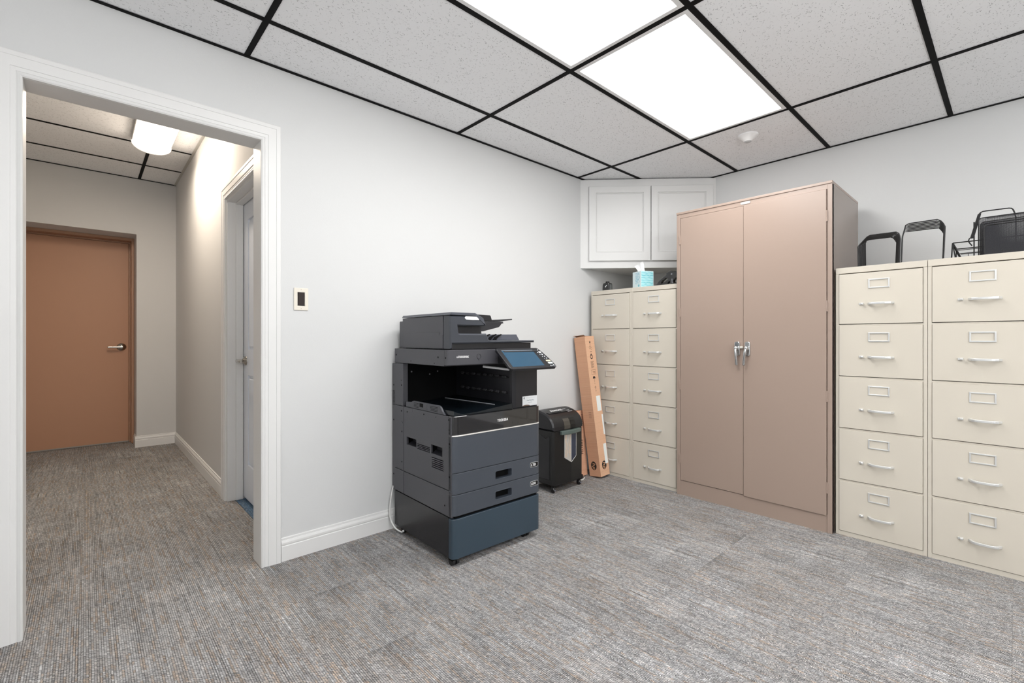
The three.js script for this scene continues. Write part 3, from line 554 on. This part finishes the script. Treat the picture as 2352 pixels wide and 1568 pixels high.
  for (const [y0, y1, cy, word] of [[0.3465, 0.447, 0.393, 'LTD'], [0.2435, 0.344, 0.29, 'LDO']]) {
    const d = sub(t, 'paper_drawer');
    const a = new Brush(frontUV(flat(cover(y0, y1)))), b = new Brush(flat(new RoundedBoxGeometry(0.113, 0.043, 0.1, 3, 0.008).translate(0.317, cy, 0.0)));
    b.geometry.deleteAttribute('uv'); planarUV(b.geometry, 1, 1, (x, y) => [x, y]); a.updateMatrixWorld(); b.updateMatrixWorld();
    const r = ev.evaluate(a, b, SUBTRACTION); r.geometry.clearGroups();
    part(d, 'drawer_front', r.geometry, front);
    part(d, 'grip_lip', ext(poly(roundRect(0.2585, cy - 0.0235, 0.3755, cy + 0.0235, 0.009), [roundRect(0.262, cy - 0.0195, 0.372, cy + 0.0205, 0.007)]), 0.002, 0.0009, 2).translate(0, 0, -0.0005), front);
    part(d, 'grip_shade', bx(0.262, 0.372, cy - 0.02, cy + 0.02, -0.0365, -0.03), core);  // black backing paints in the shade deep inside the drawer recess
    part(d, 'size_label', ext(poly(roundRect(0.509, cy - 0.0035, 0.567, cy + 0.0215, 0.007)), 0.0016, 0.0006).translate(0, 0, -0.0006), mat('#101012', 0.2));
    part(d, 'size_label_rim', ext(poly(roundRect(0.508, cy - 0.0045, 0.568, cy + 0.0225, 0.0075), [roundRect(0.5095, cy - 0.003, 0.5665, cy + 0.021, 0.0065)]), 0.002, 0.0006).translate(0, 0, -0.0006), mat('#c9c9c9', 0.3));
    part(d, 'lettering', text(word, 0.0135, 0.034).translate(0.515, cy + 0.0025, 0.0009), mat('#f2f2f2', 0.5));
  }
  part(t, 'brand_lettering', text('TOSHIBA', 0.0135, 0.072).translate(0.275, 0.667, 0.0001), mat('#f1f1f1', 0.45));
  // output bay
  part(t, 'rear_pillar', bx(0, 0.03, 0.7215, 0.9555, -0.585, -0.4865, 0.0015), side);
  part(t, 'pillar_cover', alongX(rect(-0.513, 0.735, -0.4885, 0.79), -0.0008, 0.001, 0.0005), side);
  for (const [z, y, r] of [[-0.505, 0.835, 0.0046], [-0.508, 0.862, 0.0028]]) part(t, 'screw', cyl(r, r, 0.0012, 'x', 0, y, z, 14), core);
  for (const [z, y] of [[-0.604, 0.83], [-0.604, 0.63], [-0.604, 0.32]]) part(t, 'screw', cyl(0.0045, 0.0045, 0.0012, 'x', 0.004, y, z, 14), core);
  part(t, 'bay_back', bx(0.03, 0.39, 0.72, 0.957, -0.58, -0.535), core);
  part(t, 'tower', [bx(0.392, 0.584, 0.7215, 0.957, -0.58, -0.036), up([[0.392, 0.036], [0.396, 0.024], [0.42, 0.0195], [0.576, 0.0195], [0.584, 0.025], [0.584, 0.036]], 0.7215, 0.957)], mat('#1c1c21', 0.36));
  for (const y of [0.80, 0.885]) {
    const q = sub(t, 'exit_roller_bar');
    part(q, 'bar', bx(0.384, 0.392, y - 0.004, y + 0.004, -0.5, -0.05, 0.001), mat('#111113', 0.5));
    for (let k = 0; k < 8; k++) part(q, 'roller', cyl(0.0065, 0.0065, 0.022, 'z', 0.384, y + 0.004, -0.46 + k * 0.055, 14), mat('#3d3d40', 0.35));
  }
  part(t, 'output_tray', along([[0.016, 0.7215], [0.016, 0.744], [0.034, 0.736], [0.07, 0.7265], [0.16, 0.729], [0.3, 0.742], [0.39, 0.75], [0.39, 0.7215]], -0.535, -0.014), mat('#0c141a', 0.24));
  part(t, 'tray_guard', alongX([[-0.462, 0.7205], [-0.462, 0.746], [-0.405, 0.7505], [-0.385, 0.7595], [-0.13, 0.7605], [-0.118, 0.756], [-0.095, 0.733], [-0.078, 0.7205]], 0.004, 0.0155, 0.0015), mat('#47484e', 0.36));
  const gs = []; for (let k = 0; k < 4; k++) gs.push(bx(0.0035, 0.006, 0.728 + k * 0.007, 0.7302 + k * 0.007, -0.375, -0.325), bx(0.0035, 0.006, 0.728 + k * 0.007, 0.7302 + k * 0.007, -0.21, -0.14)); part(t, 'guard_slots', gs, core).userData.kind = 'stuff';
  part(t, 'guard_latch', [bx(0.0035, 0.006, 0.727, 0.756, -0.316, -0.24)], mat('#434449', 0.4)); part(t, 'guard_notch', bx(0.003, 0.006, 0.735, 0.754, -0.314, -0.278), core);
  part(t, 'tray_edge', rod([0.285, 0.7425, -0.5], [0.318, 0.7445, -0.075], 0.0014), mat('#b9bcc0', 0.4));
  for (const [x, z, y] of [[0.08, -0.534, 0.905], [0.2, -0.534, 0.885], [0.255, -0.534, 0.9]]) part(t, 'bay_screw', cyl(0.005, 0.0035, 0.003, 'z', x, y, z, 14), mat('#8b8b8e', 0.35, { metalness: 0.8 }));
  part(t, 'guide_bar', [rod([0.315, 0.942, -0.17], [0.405, 0.926, -0.03], 0.0065, 14)], mat('#f0f0f2', 0.3));
  part(t, 'dealer_card', bx(0.468, 0.578, 0.7255, 0.779, -0.0195, -0.0187), new THREE.MeshStandardMaterial({ roughness: 0.5, map: canvas(440, 216, (g, w, h) => {
    g.fillStyle = '#e9ecee'; g.fillRect(0, 0, w, h); g.fillStyle = '#3a4550'; g.beginPath(); g.arc(50, 44, 20, 0, 7); g.fill(); g.fillStyle = '#e9ecee'; g.fillRect(46, 40, 26, 9);
    g.fillStyle = '#8b97a0'; for (let i = 0; i < 9; i++) g.fillRect(130 + i * 24, 84 + (i % 3) * 3, 17, 18); for (let i = 0; i < 5; i++) g.fillRect(170 + i * 25, 138, 16, 9); for (let i = 0; i < 11; i++) g.fillRect(110 + i * 26, 36, 14, 4);
    g.fillStyle = '#6a5648'; g.beginPath(); g.ellipse(110, 224, 120, 34, 0, 0, 7); g.fill(); }) }));
  // scanner
  part(t, 'scanner', [bx(0, W, 0.9585, 1.0385, -0.585, -0.0755, 0.002)], side);
  part(t, 'scanner_front', up([[0, 0.0735], [0, 0.05], [0.006, 0.0445], [0.03, 0.0415], [0.055, 0.041], [0.581, 0.041], [0.587, 0.047], [0.587, 0.0735]], 0.9635, 1.0385, 0.0018), side);
  for (const [z, y, r] of [[-0.567, 1.003, 0.0052], [-0.13, 1.001, 0.005], [-0.063, 1.0, 0.0046], [-0.4, 0.973, 0.003], [-0.165, 0.97, 0.003]]) part(t, 'screw', cyl(r, r, 0.0012, 'x', 0, y, z, 14), core);
  part(t, 'model_lettering', text('e-STUDIO2010AC', 0.0105, 0.074).translate(0.05, 0.9985, -0.0409), mat('#f3f3f3', 0.45));
  part(t, 'front_emblem', [new THREE.TorusGeometry(0.0125, 0.0011, 6, 28).translate(0.186, 1.004, -0.0405), bx(0.184, 0.188, 0.984, 0.988, -0.041, -0.0398)], soft);
  // document feeder
  const adf = sub(t, 'document_feeder');
  const lid = [[0.02, 1.0435], [0.034, 1.0435], [0.034, 1.068], [0.592, 1.0735], [0.592, 1.0855], [0.272, 1.0855], [0.263, 1.088], [0.258, 1.094], [0.254, 1.108], [0.246, 1.118], [0.236, 1.158], [0.2195, 1.195], [0.17, 1.2065], [0.02, 1.2065]];
  part(adf, 'feeder_body', along(lid, -0.53, -0.1165, 0.002), side);
  const cap = [[0.02, 1.0435], [0.034, 1.0435], [0.034, 1.068], [0.592, 1.0735], [0.592, 1.0855], [0.272, 1.0855], [0.263, 1.088], [0.258, 1.094], [0.254, 1.108], [0.246, 1.1195], [0.072, 1.1195], [0.067, 1.158], [0.236, 1.159], [0.2195, 1.195], [0.17, 1.2065], [0.02, 1.2065]];
  part(adf, 'front_cap', along(cap, -0.1145, -0.052, 0.006), mat('#3b3e45', 0.3));
  part(adf, 'slot_back', bx(0.06, 0.236, 1.116, 1.162, -0.1, -0.088), mat('#1b1b20', 0.4));
  part(adf, 'slot_sill', bx(0.075, 0.243, 1.1115, 1.1135, -0.0535, -0.0505, 0.0008), mat('#6c6f78', 0.3));
  part(adf, 'feeder_cover', along([[0.016, 1.2095], [0.024, 1.2225], [0.172, 1.2235], [0.2245, 1.1985], [0.2395, 1.164], [0.236, 1.163], [0.2215, 1.1965], [0.1705, 1.209]], -0.532, -0.05, 0.002), mat('#4b4e56', 0.32));
  part(adf, 'window', along([[0.105, 1.2008], [0.112, 1.2085], [0.178, 1.2085], [0.1875, 1.2035], [0.197, 1.1915], [0.15, 1.1905], [0.115, 1.192]].map(([a, b]) => [a, b - 0.0035]), -0.0535, -0.0498, 0.0008), mat('#e9ebec', 0.3));
  part(adf, 'access_door', alongX([[-0.522, 1.0455], [-0.522, 1.116], [-0.487, 1.116], [-0.487, 1.1265], [-0.15, 1.1255], [-0.15, 1.1125], [-0.119, 1.1125], [-0.119, 1.0455]], 0.018, 0.0205, 0.0008), side);
  part(adf, 'hinge_cover', bx(0.028, 0.24, 1.0435, 1.193, -0.583, -0.5315, 0.006), side);
  part(adf, 'platen_pad', bx(0.036, 0.572, 1.0405, 1.0715, -0.52, -0.062, 0.002), mat('#1a1a1d', 0.45));
  part(adf, 'input_tray', along([[0.228, 1.186], [0.428, 1.189], [0.434, 1.18], [0.42, 1.177], [0.408, 1.163], [0.398, 1.157], [0.29, 1.1335], [0.228, 1.132]], -0.42, -0.135, 0.003), mat('#2a2a2e', 0.36));
  part(adf, 'paper_guide', along([[0.226, 1.188], [0.226, 1.2235], [0.338, 1.2215], [0.345, 1.2185], [0.356, 1.189]], -0.165, -0.14, 0.002), mat('#1e1e21', 0.4));
  part(adf, 'paper_guide', along([[0.226, 1.188], [0.226, 1.2235], [0.338, 1.2215], [0.345, 1.2185], [0.356, 1.189]], -0.41, -0.39, 0.002), mat('#1e1e21', 0.4));
  part(adf, 'tray_extension', along([[0.365, 1.193], [0.372, 1.197], [0.522, 1.208], [0.524, 1.2015], [0.42, 1.189]], -0.36, -0.165, 0.001), mat('#2b2b2e', 0.36));
  part(adf, 'tray_stop', rod([0.366, 1.193, -0.17], [0.37, 1.205, -0.17], 0.003), core);
  part(adf, 'support', along([[0.262, 1.137], [0.286, 1.14], [0.296, 1.087], [0.274, 1.087]], -0.2, -0.15, 0.002), mat('#3a3a40', 0.4));
  part(adf, 'exit_ramp', along([[0.275, 1.086], [0.3, 1.098], [0.34, 1.112], [0.38, 1.117], [0.552, 1.1185], [0.574, 1.086]], -0.44, -0.16, 0.002), mat('#565964', 0.22));
  for (const x of [0.29, 0.335, 0.372]) part(adf, 'ramp_rib', along([[x, 1.0865], [x + 0.014, 1.102], [x + 0.04, 1.114], [x + 0.058, 1.1195], [x + 0.064, 1.117], [x + 0.042, 1.106], [x + 0.028, 1.0945], [x + 0.022, 1.0865]], -0.1605, -0.152, 0.0008), core);
  // touch panel
  const cp = sub(t, 'control_panel'); cp.position.set(0.27, 1.0425, -0.012); cp.rotation.x = -THREE.MathUtils.degToRad(49.2);
  const bez = [[0.008, 0.002], [0.296, 0.002], [0.305, -0.006], [0.318, -0.035], [0.334, -0.09], [0.341, -0.135], [0.338, -0.15], [0.326, -0.157], [0.022, -0.157], [0.01, -0.151], [0.004, -0.138], [0.0, -0.01]];
  part(cp, 'bezel', ext(poly(bez), 0.014, 0.003, 2).translate(0, 0, -0.014), mat('#15161b', 0.28));
  part(cp, 'screen', ext(poly([[0.03, -0.019], [0.252, -0.019], [0.256, -0.139], [0.028, -0.139]]), 0.002, 0.0006).translate(0, 0, -0.0012), mat('#2f4f66', 0.12));  // bluish reflection on the glass put into its base colour
  part(cp, 'screen_edge', bx(0.03, 0.252, -0.0185, -0.0165, -0.0005, 0.0006), mat('#9fb0bf', 0.3));
  const key = (x, y, w, h, c, n = 'button') => part(cp, n, ext(poly(roundRect(x - w / 2, y - h / 2, x + w / 2, y + h / 2, Math.min(w, h) * 0.3)), 0.002, 0.0007).translate(0, 0, -0.0004), mat(c, 0.4));
  for (const [x, y, w, h, c] of [[0.292, -0.018, 0.008, 0.006, '#d8dadd'], [0.296, -0.036, 0.018, 0.012, '#e3e4e6'], [0.278, -0.037, 0.007, 0.007, '#bfc2c6'], [0.3, -0.054, 0.01, 0.01, '#cfd2d6'], [0.283, -0.055, 0.006, 0.006, '#9da1a6'], [0.307, -0.07, 0.008, 0.008, '#c4c7cb'], [0.29, -0.071, 0.006, 0.006, '#a9adb2'], [0.311, -0.085, 0.009, 0.008, '#b5b9be'], [0.294, -0.087, 0.006, 0.006, '#90949a'], [0.309, -0.104, 0.034, 0.011, '#e6cfae'], [0.312, -0.122, 0.034, 0.013, '#d5e2df'], [0.3, -0.143, 0.007, 0.008, '#d2d5d8'], [0.314, -0.143, 0.007, 0.007, '#c2c6ca'], [0.326, -0.138, 0.006, 0.008, '#dfe1e3'], [0.328, -0.148, 0.005, 0.005, '#b9bdc1']]) key(x, y, w, h, c);
  part(t, 'panel_arm', [along([[0.31, 0.9645], [0.56, 0.9645], [0.56, 1.03], [0.31, 1.03]], -0.0415, 0.012, 0.004), bx(0.36, 0.53, 0.955, 0.99, 0.0, 0.05, 0.006)], mat('#16161a', 0.4));
  // casters and cord
  for (const [x, z] of [[0.03, -0.035], [W - 0.075, -0.05], [0.04, -0.53], [W - 0.06, -0.53]]) {
    const c = sub(t, 'caster');
    part(c, 'fork', bx(x - 0.02, x + 0.02, 0.022, 0.0395, z - 0.022, z + 0.018, 0.004), core);
    part(c, 'wheel', cyl(0.02, 0.02, 0.014, 'x', x - 0.011, 0.02, z, 24), mat('#1a1a1b', 0.5)); part(c, 'wheel', cyl(0.02, 0.02, 0.014, 'x', x + 0.011, 0.02, z, 24), mat('#1a1a1b', 0.5));
  }
  part(t, 'power_cord', smoothTube([[0.006, 0.25, -0.612], [-0.006, 0.2, -0.612], [-0.02, 0.12, -0.606], [-0.022, 0.07, -0.592], [-0.012, 0.03, -0.565], [-0.004, 0.018, -0.535], [0.004, 0.014, -0.505]], 0.0045, 40), mat('#dcdcda', 0.5));
  part(t, 'cord_grommet', new THREE.SphereGeometry(0.006, 12, 10).translate(-0.002, 0.03, -0.482), mat('#c9c9c9', 0.4));
}

// ---------------------------------------------------------------- shredder
{
  const t = thing('paper_shredder', 'black paper shredder on casters with a clear window and grey-green handle', 'shredder', [2.44, 0, -2.19], 0);
  const body = mat('#141414', 0.36), lidM = mat('#1c1c1f', 0.3), W = 0.325, D = 0.205;
  part(t, 'bin', up([[0, 0.012], [0.012, 0], [0.178, -0.014], [W - 0.01, 0], [W, 0.012], [W, D], [0, D]], 0.056, 0.437, 0.003), body);
  part(t, 'side_panel', alongX([[-0.19, 0.09], [-0.035, 0.09], [-0.035, 0.4], [-0.075, 0.375], [-0.12, 0.4], [-0.19, 0.4]], -0.004, 0.001, 0.003), lidM);
  const prof = [[0.004, 0.4395], ...new THREE.CatmullRomCurve3([[0.004, 0.466], [-0.006, 0.497], [-0.03, 0.528], [-0.065, 0.55], [-0.115, 0.566], [-0.165, 0.572], [-D, 0.56]].map(([a, b]) => new THREE.Vector3(a, b, 0))).getPoints(26).map(p => [p.x, p.y]), [-D, 0.4395]];
  part(t, 'lid', alongX(prof, -0.004, W + 0.004, 0.01), lidM);
  part(t, 'control_deck', new THREE.ExtrudeGeometry(poly([[0.03, 0.0], [W - 0.07, 0.0], [W - 0.03, 0.045], [W - 0.075, 0.075], [0.09, 0.075], [0.02, 0.02]]), { depth: 0.003, bevelEnabled: true, bevelThickness: 0.001, bevelSize: 0.001, bevelSegments: 1 }).rotateX(-Math.PI / 2 + 0.29).translate(0, 0.5515, -0.066), mat('#060607', 0.25));
  const deck = (g, x, d) => g.rotateX(-Math.PI / 2 + 0.29).translate(x, 0.5556 + d * Math.sin(0.29), -0.066 - d * Math.cos(0.29));
  part(t, 'brand_lettering', deck(text('BONSAII', 0.021, 0.125), 0.075, 0.022), mat('#ededed', 0.5));
  part(t, 'paper_slot', deck(new THREE.BoxGeometry(0.1, 0.005, 0.002), 0.115, 0.008), mat('#000000', 0.8));
  for (const [x, d, w] of [[0.228, 0.036, 0.034], [0.245, 0.012, 0.034], [0.25, -0.008, 0.05]]) part(t, 'marking', deck(new THREE.BoxGeometry(w, 0.0055, 0.0012), x, d), mat('#b9b9bb', 0.5));
  // pentagonal recess in the lid, and window in the bin, both folded along the middle line
  const fold = (pts, z0, zm, xm, th) => { const p = [], tri = (a, b, c) => p.push(...a, ...b, ...c), z = x => x === xm ? zm : z0; const v = pts.map(([x, y]) => [x, y, z(x)]); for (let i = 1; i + 1 < v.length; i++) tri(v[0], v[i], v[i + 1]); const g = new THREE.BufferGeometry(); g.setAttribute('position', new THREE.Float32BufferAttribute(p, 3)); g.setAttribute('uv', new THREE.Float32BufferAttribute(new Float32Array(p.length / 3 * 2), 2)); g.computeVertexNormals(); return g; };
  const XM = 0.178;
  const zs = x => x <= XM ? -0.014 * (x - 0.012) / (XM - 0.012) : -0.014 * (W - 0.01 - x) / (W - 0.01 - XM);     // plan of the front, as -z
  const strip = (x0, x1, y0, y1, off) => [x0, y0, -zs(x0) + off, x1, y0, -zs(x1) + off, x1, y1, -zs(x1) + off];
  const face = (pts, off, m, name) => { const p = []; const v = pts.map(([x, y]) => [x, y, -zs(x) + off]); for (let i = 1; i + 1 < v.length; i++) p.push(...v[0], ...v[i], ...v[i + 1]); const g = new THREE.BufferGeometry(); g.setAttribute('position', new THREE.Float32BufferAttribute(p, 3)); g.setAttribute('uv', new THREE.Float32BufferAttribute(new Float32Array(p.length / 3 * 2), 2)); g.computeVertexNormals(); return part(t, name, g, m); };
  const clearA = mat('#b9b5ae', 0.12, { side: THREE.DoubleSide }), clearB = mat('#2c3348', 0.08, { side: THREE.DoubleSide });
  face([[0.108, 0.24], [XM, 0.199], [XM, 0.43], [0.108, 0.43]], 0.0016, clearA, 'window_pane'); face([[XM, 0.199], [0.238, 0.236], [0.238, 0.43], [XM, 0.43]], 0.0016, clearB, 'window_pane');
  const bar = (a, b, r = 0.0026) => rod([a[0], a[1], -zs(a[0]) + 0.0018], [b[0], b[1], -zs(b[0]) + 0.0018], r, 6);
  part(t, 'window_rim', [bar([0.108, 0.43], [0.108, 0.24]), bar([0.108, 0.24], [XM, 0.199]), bar([XM, 0.199], [0.238, 0.236]), bar([0.238, 0.236], [0.238, 0.43])], mat('#c7c7c4', 0.25, { metalness: 0.4 }));
  seed = 9; const shreds = [];
  for (let i = 0; i < 46; i++) { const x = rr(0.114, 0.172), y = rr(0.245, 0.4); shreds.push(new THREE.BoxGeometry(rr(0.002, 0.005), rr(0.02, 0.05), 0.0006).rotateZ(rr(-0.5, 0.5)).translate(Math.min(0.166, Math.max(0.118, x)), Math.max(0.262, y), -zs(x) + 0.0022)); }
  part(t, 'paper_shreds', shreds, mat('#c9b7a4', 0.8)).userData.kind = 'stuff';
  part(t, 'lid_recess', [alongX([[0.003, 0.4405], [0.0062, 0.442], [0.0062, 0.468], [-0.004, 0.4985], [-0.017, 0.516], [-0.02, 0.512], [-0.01, 0.49], [0.0, 0.466]], XM, 0.236)], mat('#0a0a0b', 0.3));
  part(t, 'lid_recess', [alongX([[0.003, 0.4405], [0.006, 0.442], [0.006, 0.468], [-0.004, 0.498], [-0.017, 0.5155], [-0.02, 0.512], [-0.01, 0.49], [0.0, 0.466]], 0.112, XM)], mat('#4a4640', 0.3));  // this half has a brownish reflection painted into its colour
  const arc = []; for (let i = 0; i <= 10; i++) { const a = i / 10; arc.push([0.066 + 0.216 * a, -0.02 - 0.016 * Math.sin(Math.PI * a)]); }
  part(t, 'handle', up(arc.concat([[0.282, -0.0], [0.066, -0.0]]), 0.408, 0.436, 0.003), mat('#56635f', 0.28));
  part(t, 'foot_plate', bx(0.02, W - 0.02, 0.044, 0.057, -D + 0.01, -0.008, 0.003), mat('#0b0b0c', 0.5));
  for (const [x, z] of [[0.018, -0.02], [W - 0.018, -0.02], [0.018, -D + 0.02], [W - 0.018, -D + 0.02]]) {
    const c = sub(t, 'caster');
    part(c, 'stem', cyl(0.009, 0.012, 0.02, 'y', x, 0.045, z, 14), mat('#0c0c0d', 0.4)); part(c, 'wheel', new THREE.SphereGeometry(0.02, 20, 14).scale(0.85, 1, 1).translate(x, 0.0202, z), mat('#19191b', 0.28));
    part(c, 'hub', cyl(0.007, 0.006, 0.003, 'z', x, 0.02, z + 0.02, 14), mat('#9a9aa6', 0.3, { metalness: 0.7 }));
  }
}

// ---------------------------------------------------------------- cardboard boxes
{
  const kraft = (w, h, draw, sd, base = '#cf9f80') => canvas(w, h, (g) => {
    seed = sd; g.fillStyle = base; g.fillRect(0, 0, w, h);
    for (let i = 0; i < 420; i++) { g.fillStyle = `rgba(${rnd() < 0.5 ? '120,76,48' : '226,180,148'},${rr(0.03, 0.11)})`; g.fillRect(0, rnd() * h, w, rr(0.8, 3)); }
    for (let i = 0; i < 3000; i++) { g.fillStyle = `rgba(${rnd() < 0.5 ? '110,70,45' : '235,196,165'},0.16)`; g.fillRect(rnd() * w, rnd() * h, rr(1, 5), 1.2); }
    draw(g, w, h);
  });
  const hp = (g, x, y, r) => { g.save(); g.translate(x, y); g.rotate(Math.PI / 2 + 0.0); g.fillStyle = '#15100e'; g.beginPath(); g.arc(0, 0, r, 0, 7); g.fill(); g.fillStyle = '#c99672'; g.font = `italic bold ${r * 1.35}px sans-serif`; g.textAlign = 'center'; g.textBaseline = 'middle'; g.fillText('hp', 0, -r * 0.05); g.restore(); };
  const crease = (g, w, y, a = 0.5) => { g.strokeStyle = `rgba(236,196,168,${a})`; g.lineWidth = 4; g.beginPath(); g.moveTo(0, y); g.bezierCurveTo(w * 0.3, y + 6, w * 0.7, y - 8, w, y - 2); g.stroke(); g.strokeStyle = `rgba(105,62,38,${a * 0.7})`; g.lineWidth = 2; g.beginPath(); g.moveTo(0, y + 5); g.bezierCurveTo(w * 0.3, y + 11, w * 0.7, y - 3, w, y + 3); g.stroke(); };
  const leftTex = kraft(256, 2048, (g, w, h) => { for (const y of [0.36, 0.43, 0.5, 0.54, 0.62, 0.73, 0.76]) crease(g, w, h * y, 0.55); for (let i = 0; i < 22; i++) crease(g, w, h * rr(0.3, 0.92), 0.16); hp(g, w * 0.46, h * 0.925, 62); g.fillStyle = 'rgba(90,60,50,0.5)'; for (let i = 0; i < 4; i++) g.fillRect(w * 0.55, h * (0.545 + i * 0.012), 60, 8); }, 31);
  const rightTex = kraft(256, 2048, (g, w, h) => {
    const ink = '#20130f'; g.fillStyle = ink; g.strokeStyle = ink;
    const star = (x, y, r) => { g.beginPath(); for (let i = 0; i < 10; i++) { const a = -Math.PI / 2 + i * Math.PI / 5, q = i % 2 ? r * 0.42 : r; g.lineTo(x + q * Math.cos(a), y + q * Math.sin(a)); } g.fill(); };
    star(w * 0.5, h * 0.045, 26);
    g.lineWidth = 4; g.globalAlpha = 0.55; g.beginPath(); g.arc(w * 0.42, h * 0.085, 17, 0, 7); g.stroke(); g.beginPath(); g.arc(w * 0.58, h * 0.09, 17, 0, 7); g.stroke(); g.beginPath(); g.arc(w * 0.5, h * 0.07, 17, 0, 7); g.stroke(); g.globalAlpha = 1; g.fillRect(w * 0.4, h * 0.112, 54, 6);
    g.lineWidth = 13; g.beginPath(); g.arc(w * 0.5, h * 0.15, 29, -1.1, 4.2); g.stroke(); g.beginPath(); g.moveTo(w * 0.42, h * 0.13); g.lineTo(w * 0.56, h * 0.128); g.lineTo(w * 0.5, h * 0.148); g.fill();
    g.globalAlpha = 0.6; for (let i = 0; i < 9; i++) g.fillRect(w * 0.34, h * (0.182 + i * 0.0058), (i % 3 === 2 ? 58 : 86), 5); g.globalAlpha = 0.5; g.lineWidth = 4; g.strokeRect(w * 0.3, h * 0.245, 118, 66); g.fillRect(w * 0.42, h * 0.258, 76, 8); g.globalAlpha = 0.8; g.fillStyle = '#7c3a28'; g.fillRect(w * 0.5, h * 0.267, 58, 7); g.fillStyle = ink; g.globalAlpha = 1;
    g.beginPath(); g.arc(w * 0.52, h * 0.308, 36, Math.PI, 0); g.fill(); g.lineWidth = 4; g.beginPath(); g.moveTo(w * 0.52, h * 0.308); g.lineTo(w * 0.52, h * 0.337); g.stroke(); g.fillRect(w * 0.48, h * 0.345, 22, 4);
    g.fillRect(w * 0.53, h * 0.362, 8, 52); g.fillRect(w * 0.47, h * 0.366, 4, 20); g.fillRect(w * 0.6, h * 0.366, 4, 20); g.fillRect(w * 0.5, h * 0.396, 26, 5);
    for (let i = 0; i < 8; i++) crease(g, w, h * rr(0.35, 0.95), 0.15); hp(g, w * 0.5, h * 0.925, 62);
  }, 32, '#dcb090');  // base lighter than the left side: light on this face painted in
  const plain = mat('#b9835f', 0.85), dark = mat('#6f4a33', 0.9);
  function face(parent, name, a, b, c, d, tex) { const g = new THREE.BufferGeometry(); g.setAttribute('position', new THREE.Float32BufferAttribute([...a, ...b, ...c, ...a, ...c, ...d], 3)); g.setAttribute('uv', new THREE.Float32BufferAttribute([0, 0, 1, 0, 1, 1, 0, 0, 1, 1, 0, 1], 2)); g.computeVertexNormals(); return part(parent, name, g, new THREE.MeshStandardMaterial({ map: tex, roughness: 0.85, side: THREE.DoubleSide })); }
  const t = thing('cardboard_box', 'tall narrow cardboard box leaning into the corner, printed symbols and white stickers', 'box', [2.976, 0, -2.282], 0);
  const w = 0.117, d = 0.108, h = 1.105;
  t.rotation.set(-0.114, 0, 0.042); t.position.y = 0.004;
  part(t, 'carton', [bx(0.0006, w - 0.0006, 0, h - 0.008, 0.0006, d - 0.0006)], plain);
  face(t, 'side_print', [0, 0, 0], [0, 0, d], [0, h, d], [0, h, 0], leftTex);
  face(t, 'side_print', [0, 0, d], [w, 0, d], [w, h, d], [0, h, d], rightTex);
  part(t, 'flap', [new THREE.BoxGeometry(w, 0.004, d * 0.9).rotateZ(-0.06).rotateX(0.1).translate(w / 2 + 0.002, h + 0.006, d * 0.42)], plain);
  part(t, 'flap', [new THREE.BoxGeometry(0.004, 0.05, d * 0.8).rotateZ(1.15).translate(0.024, h + 0.001, d / 2)], dark);
  const st = (x0, x1, y0, y1) => part(t, 'sticker', bx(x0, x1, y0, y1, d - 0.0002, d + 0.0008), new THREE.MeshStandardMaterial({ color: '#e8ecea', roughness: 0.55 }));
  st(0.056, 0.106, 0.505, 0.625); st(0.099, 0.1165, 0.315, 0.475); st(0.075, 0.111, 0.09, 0.245);
  const t2 = thing('cardboard_box', 'short thin cardboard box standing between the shredder and the tall box', 'box', [2.862, 0.002, -2.366], 0);
  t2.rotation.set(-0.1, 0.0, -0.02);
  const w2 = 0.128, d2 = 0.05, h2 = 0.512;
  const tx2 = kraft(256, 1024, (g, W, Hh) => { g.save(); g.translate(W * 0.72, Hh * 0.56); g.rotate(-Math.PI / 2); g.fillStyle = '#3a231b'; g.font = 'bold 62px sans-serif'; g.textAlign = 'center'; g.fillText('FILTERS', 0, 0); g.restore(); g.fillStyle = '#2a1812'; g.fillRect(30, 12, 18, 18); g.fillStyle = 'rgba(50,28,20,0.75)'; for (let i = 0; i < 5; i++) g.fillRect(W * 0.78, 60 + i * 34, 16, 22); }, 33, '#dca98a');
  part(t2, 'carton', bx(0.0006, w2, 0.0, h2, 0, d2 - 0.0006), plain);
  face(t2, 'side_print', [0, 0, d2], [w2, 0, d2], [w2, h2, d2], [0, h2, d2], tx2);
  const c = thing('power_adapter', 'black power adapter with a white cable end on the carpet beside the shredder', 'adapter', [2.845, 0, -2.29], 0.3);
  part(c, 'case', bx(-0.03, 0.05, 0.001, 0.032, -0.02, 0.018, 0.006), mat('#0b0b0c', 0.4));
  part(c, 'cable', smoothTube([[-0.035, 0.006, 0.024], [-0.01, 0.005, 0.033], [0.025, 0.005, 0.033], [0.052, 0.005, 0.026]], 0.0042, 20), mat('#e4e6e2', 0.5));
}
renderer.render(scene, camera);
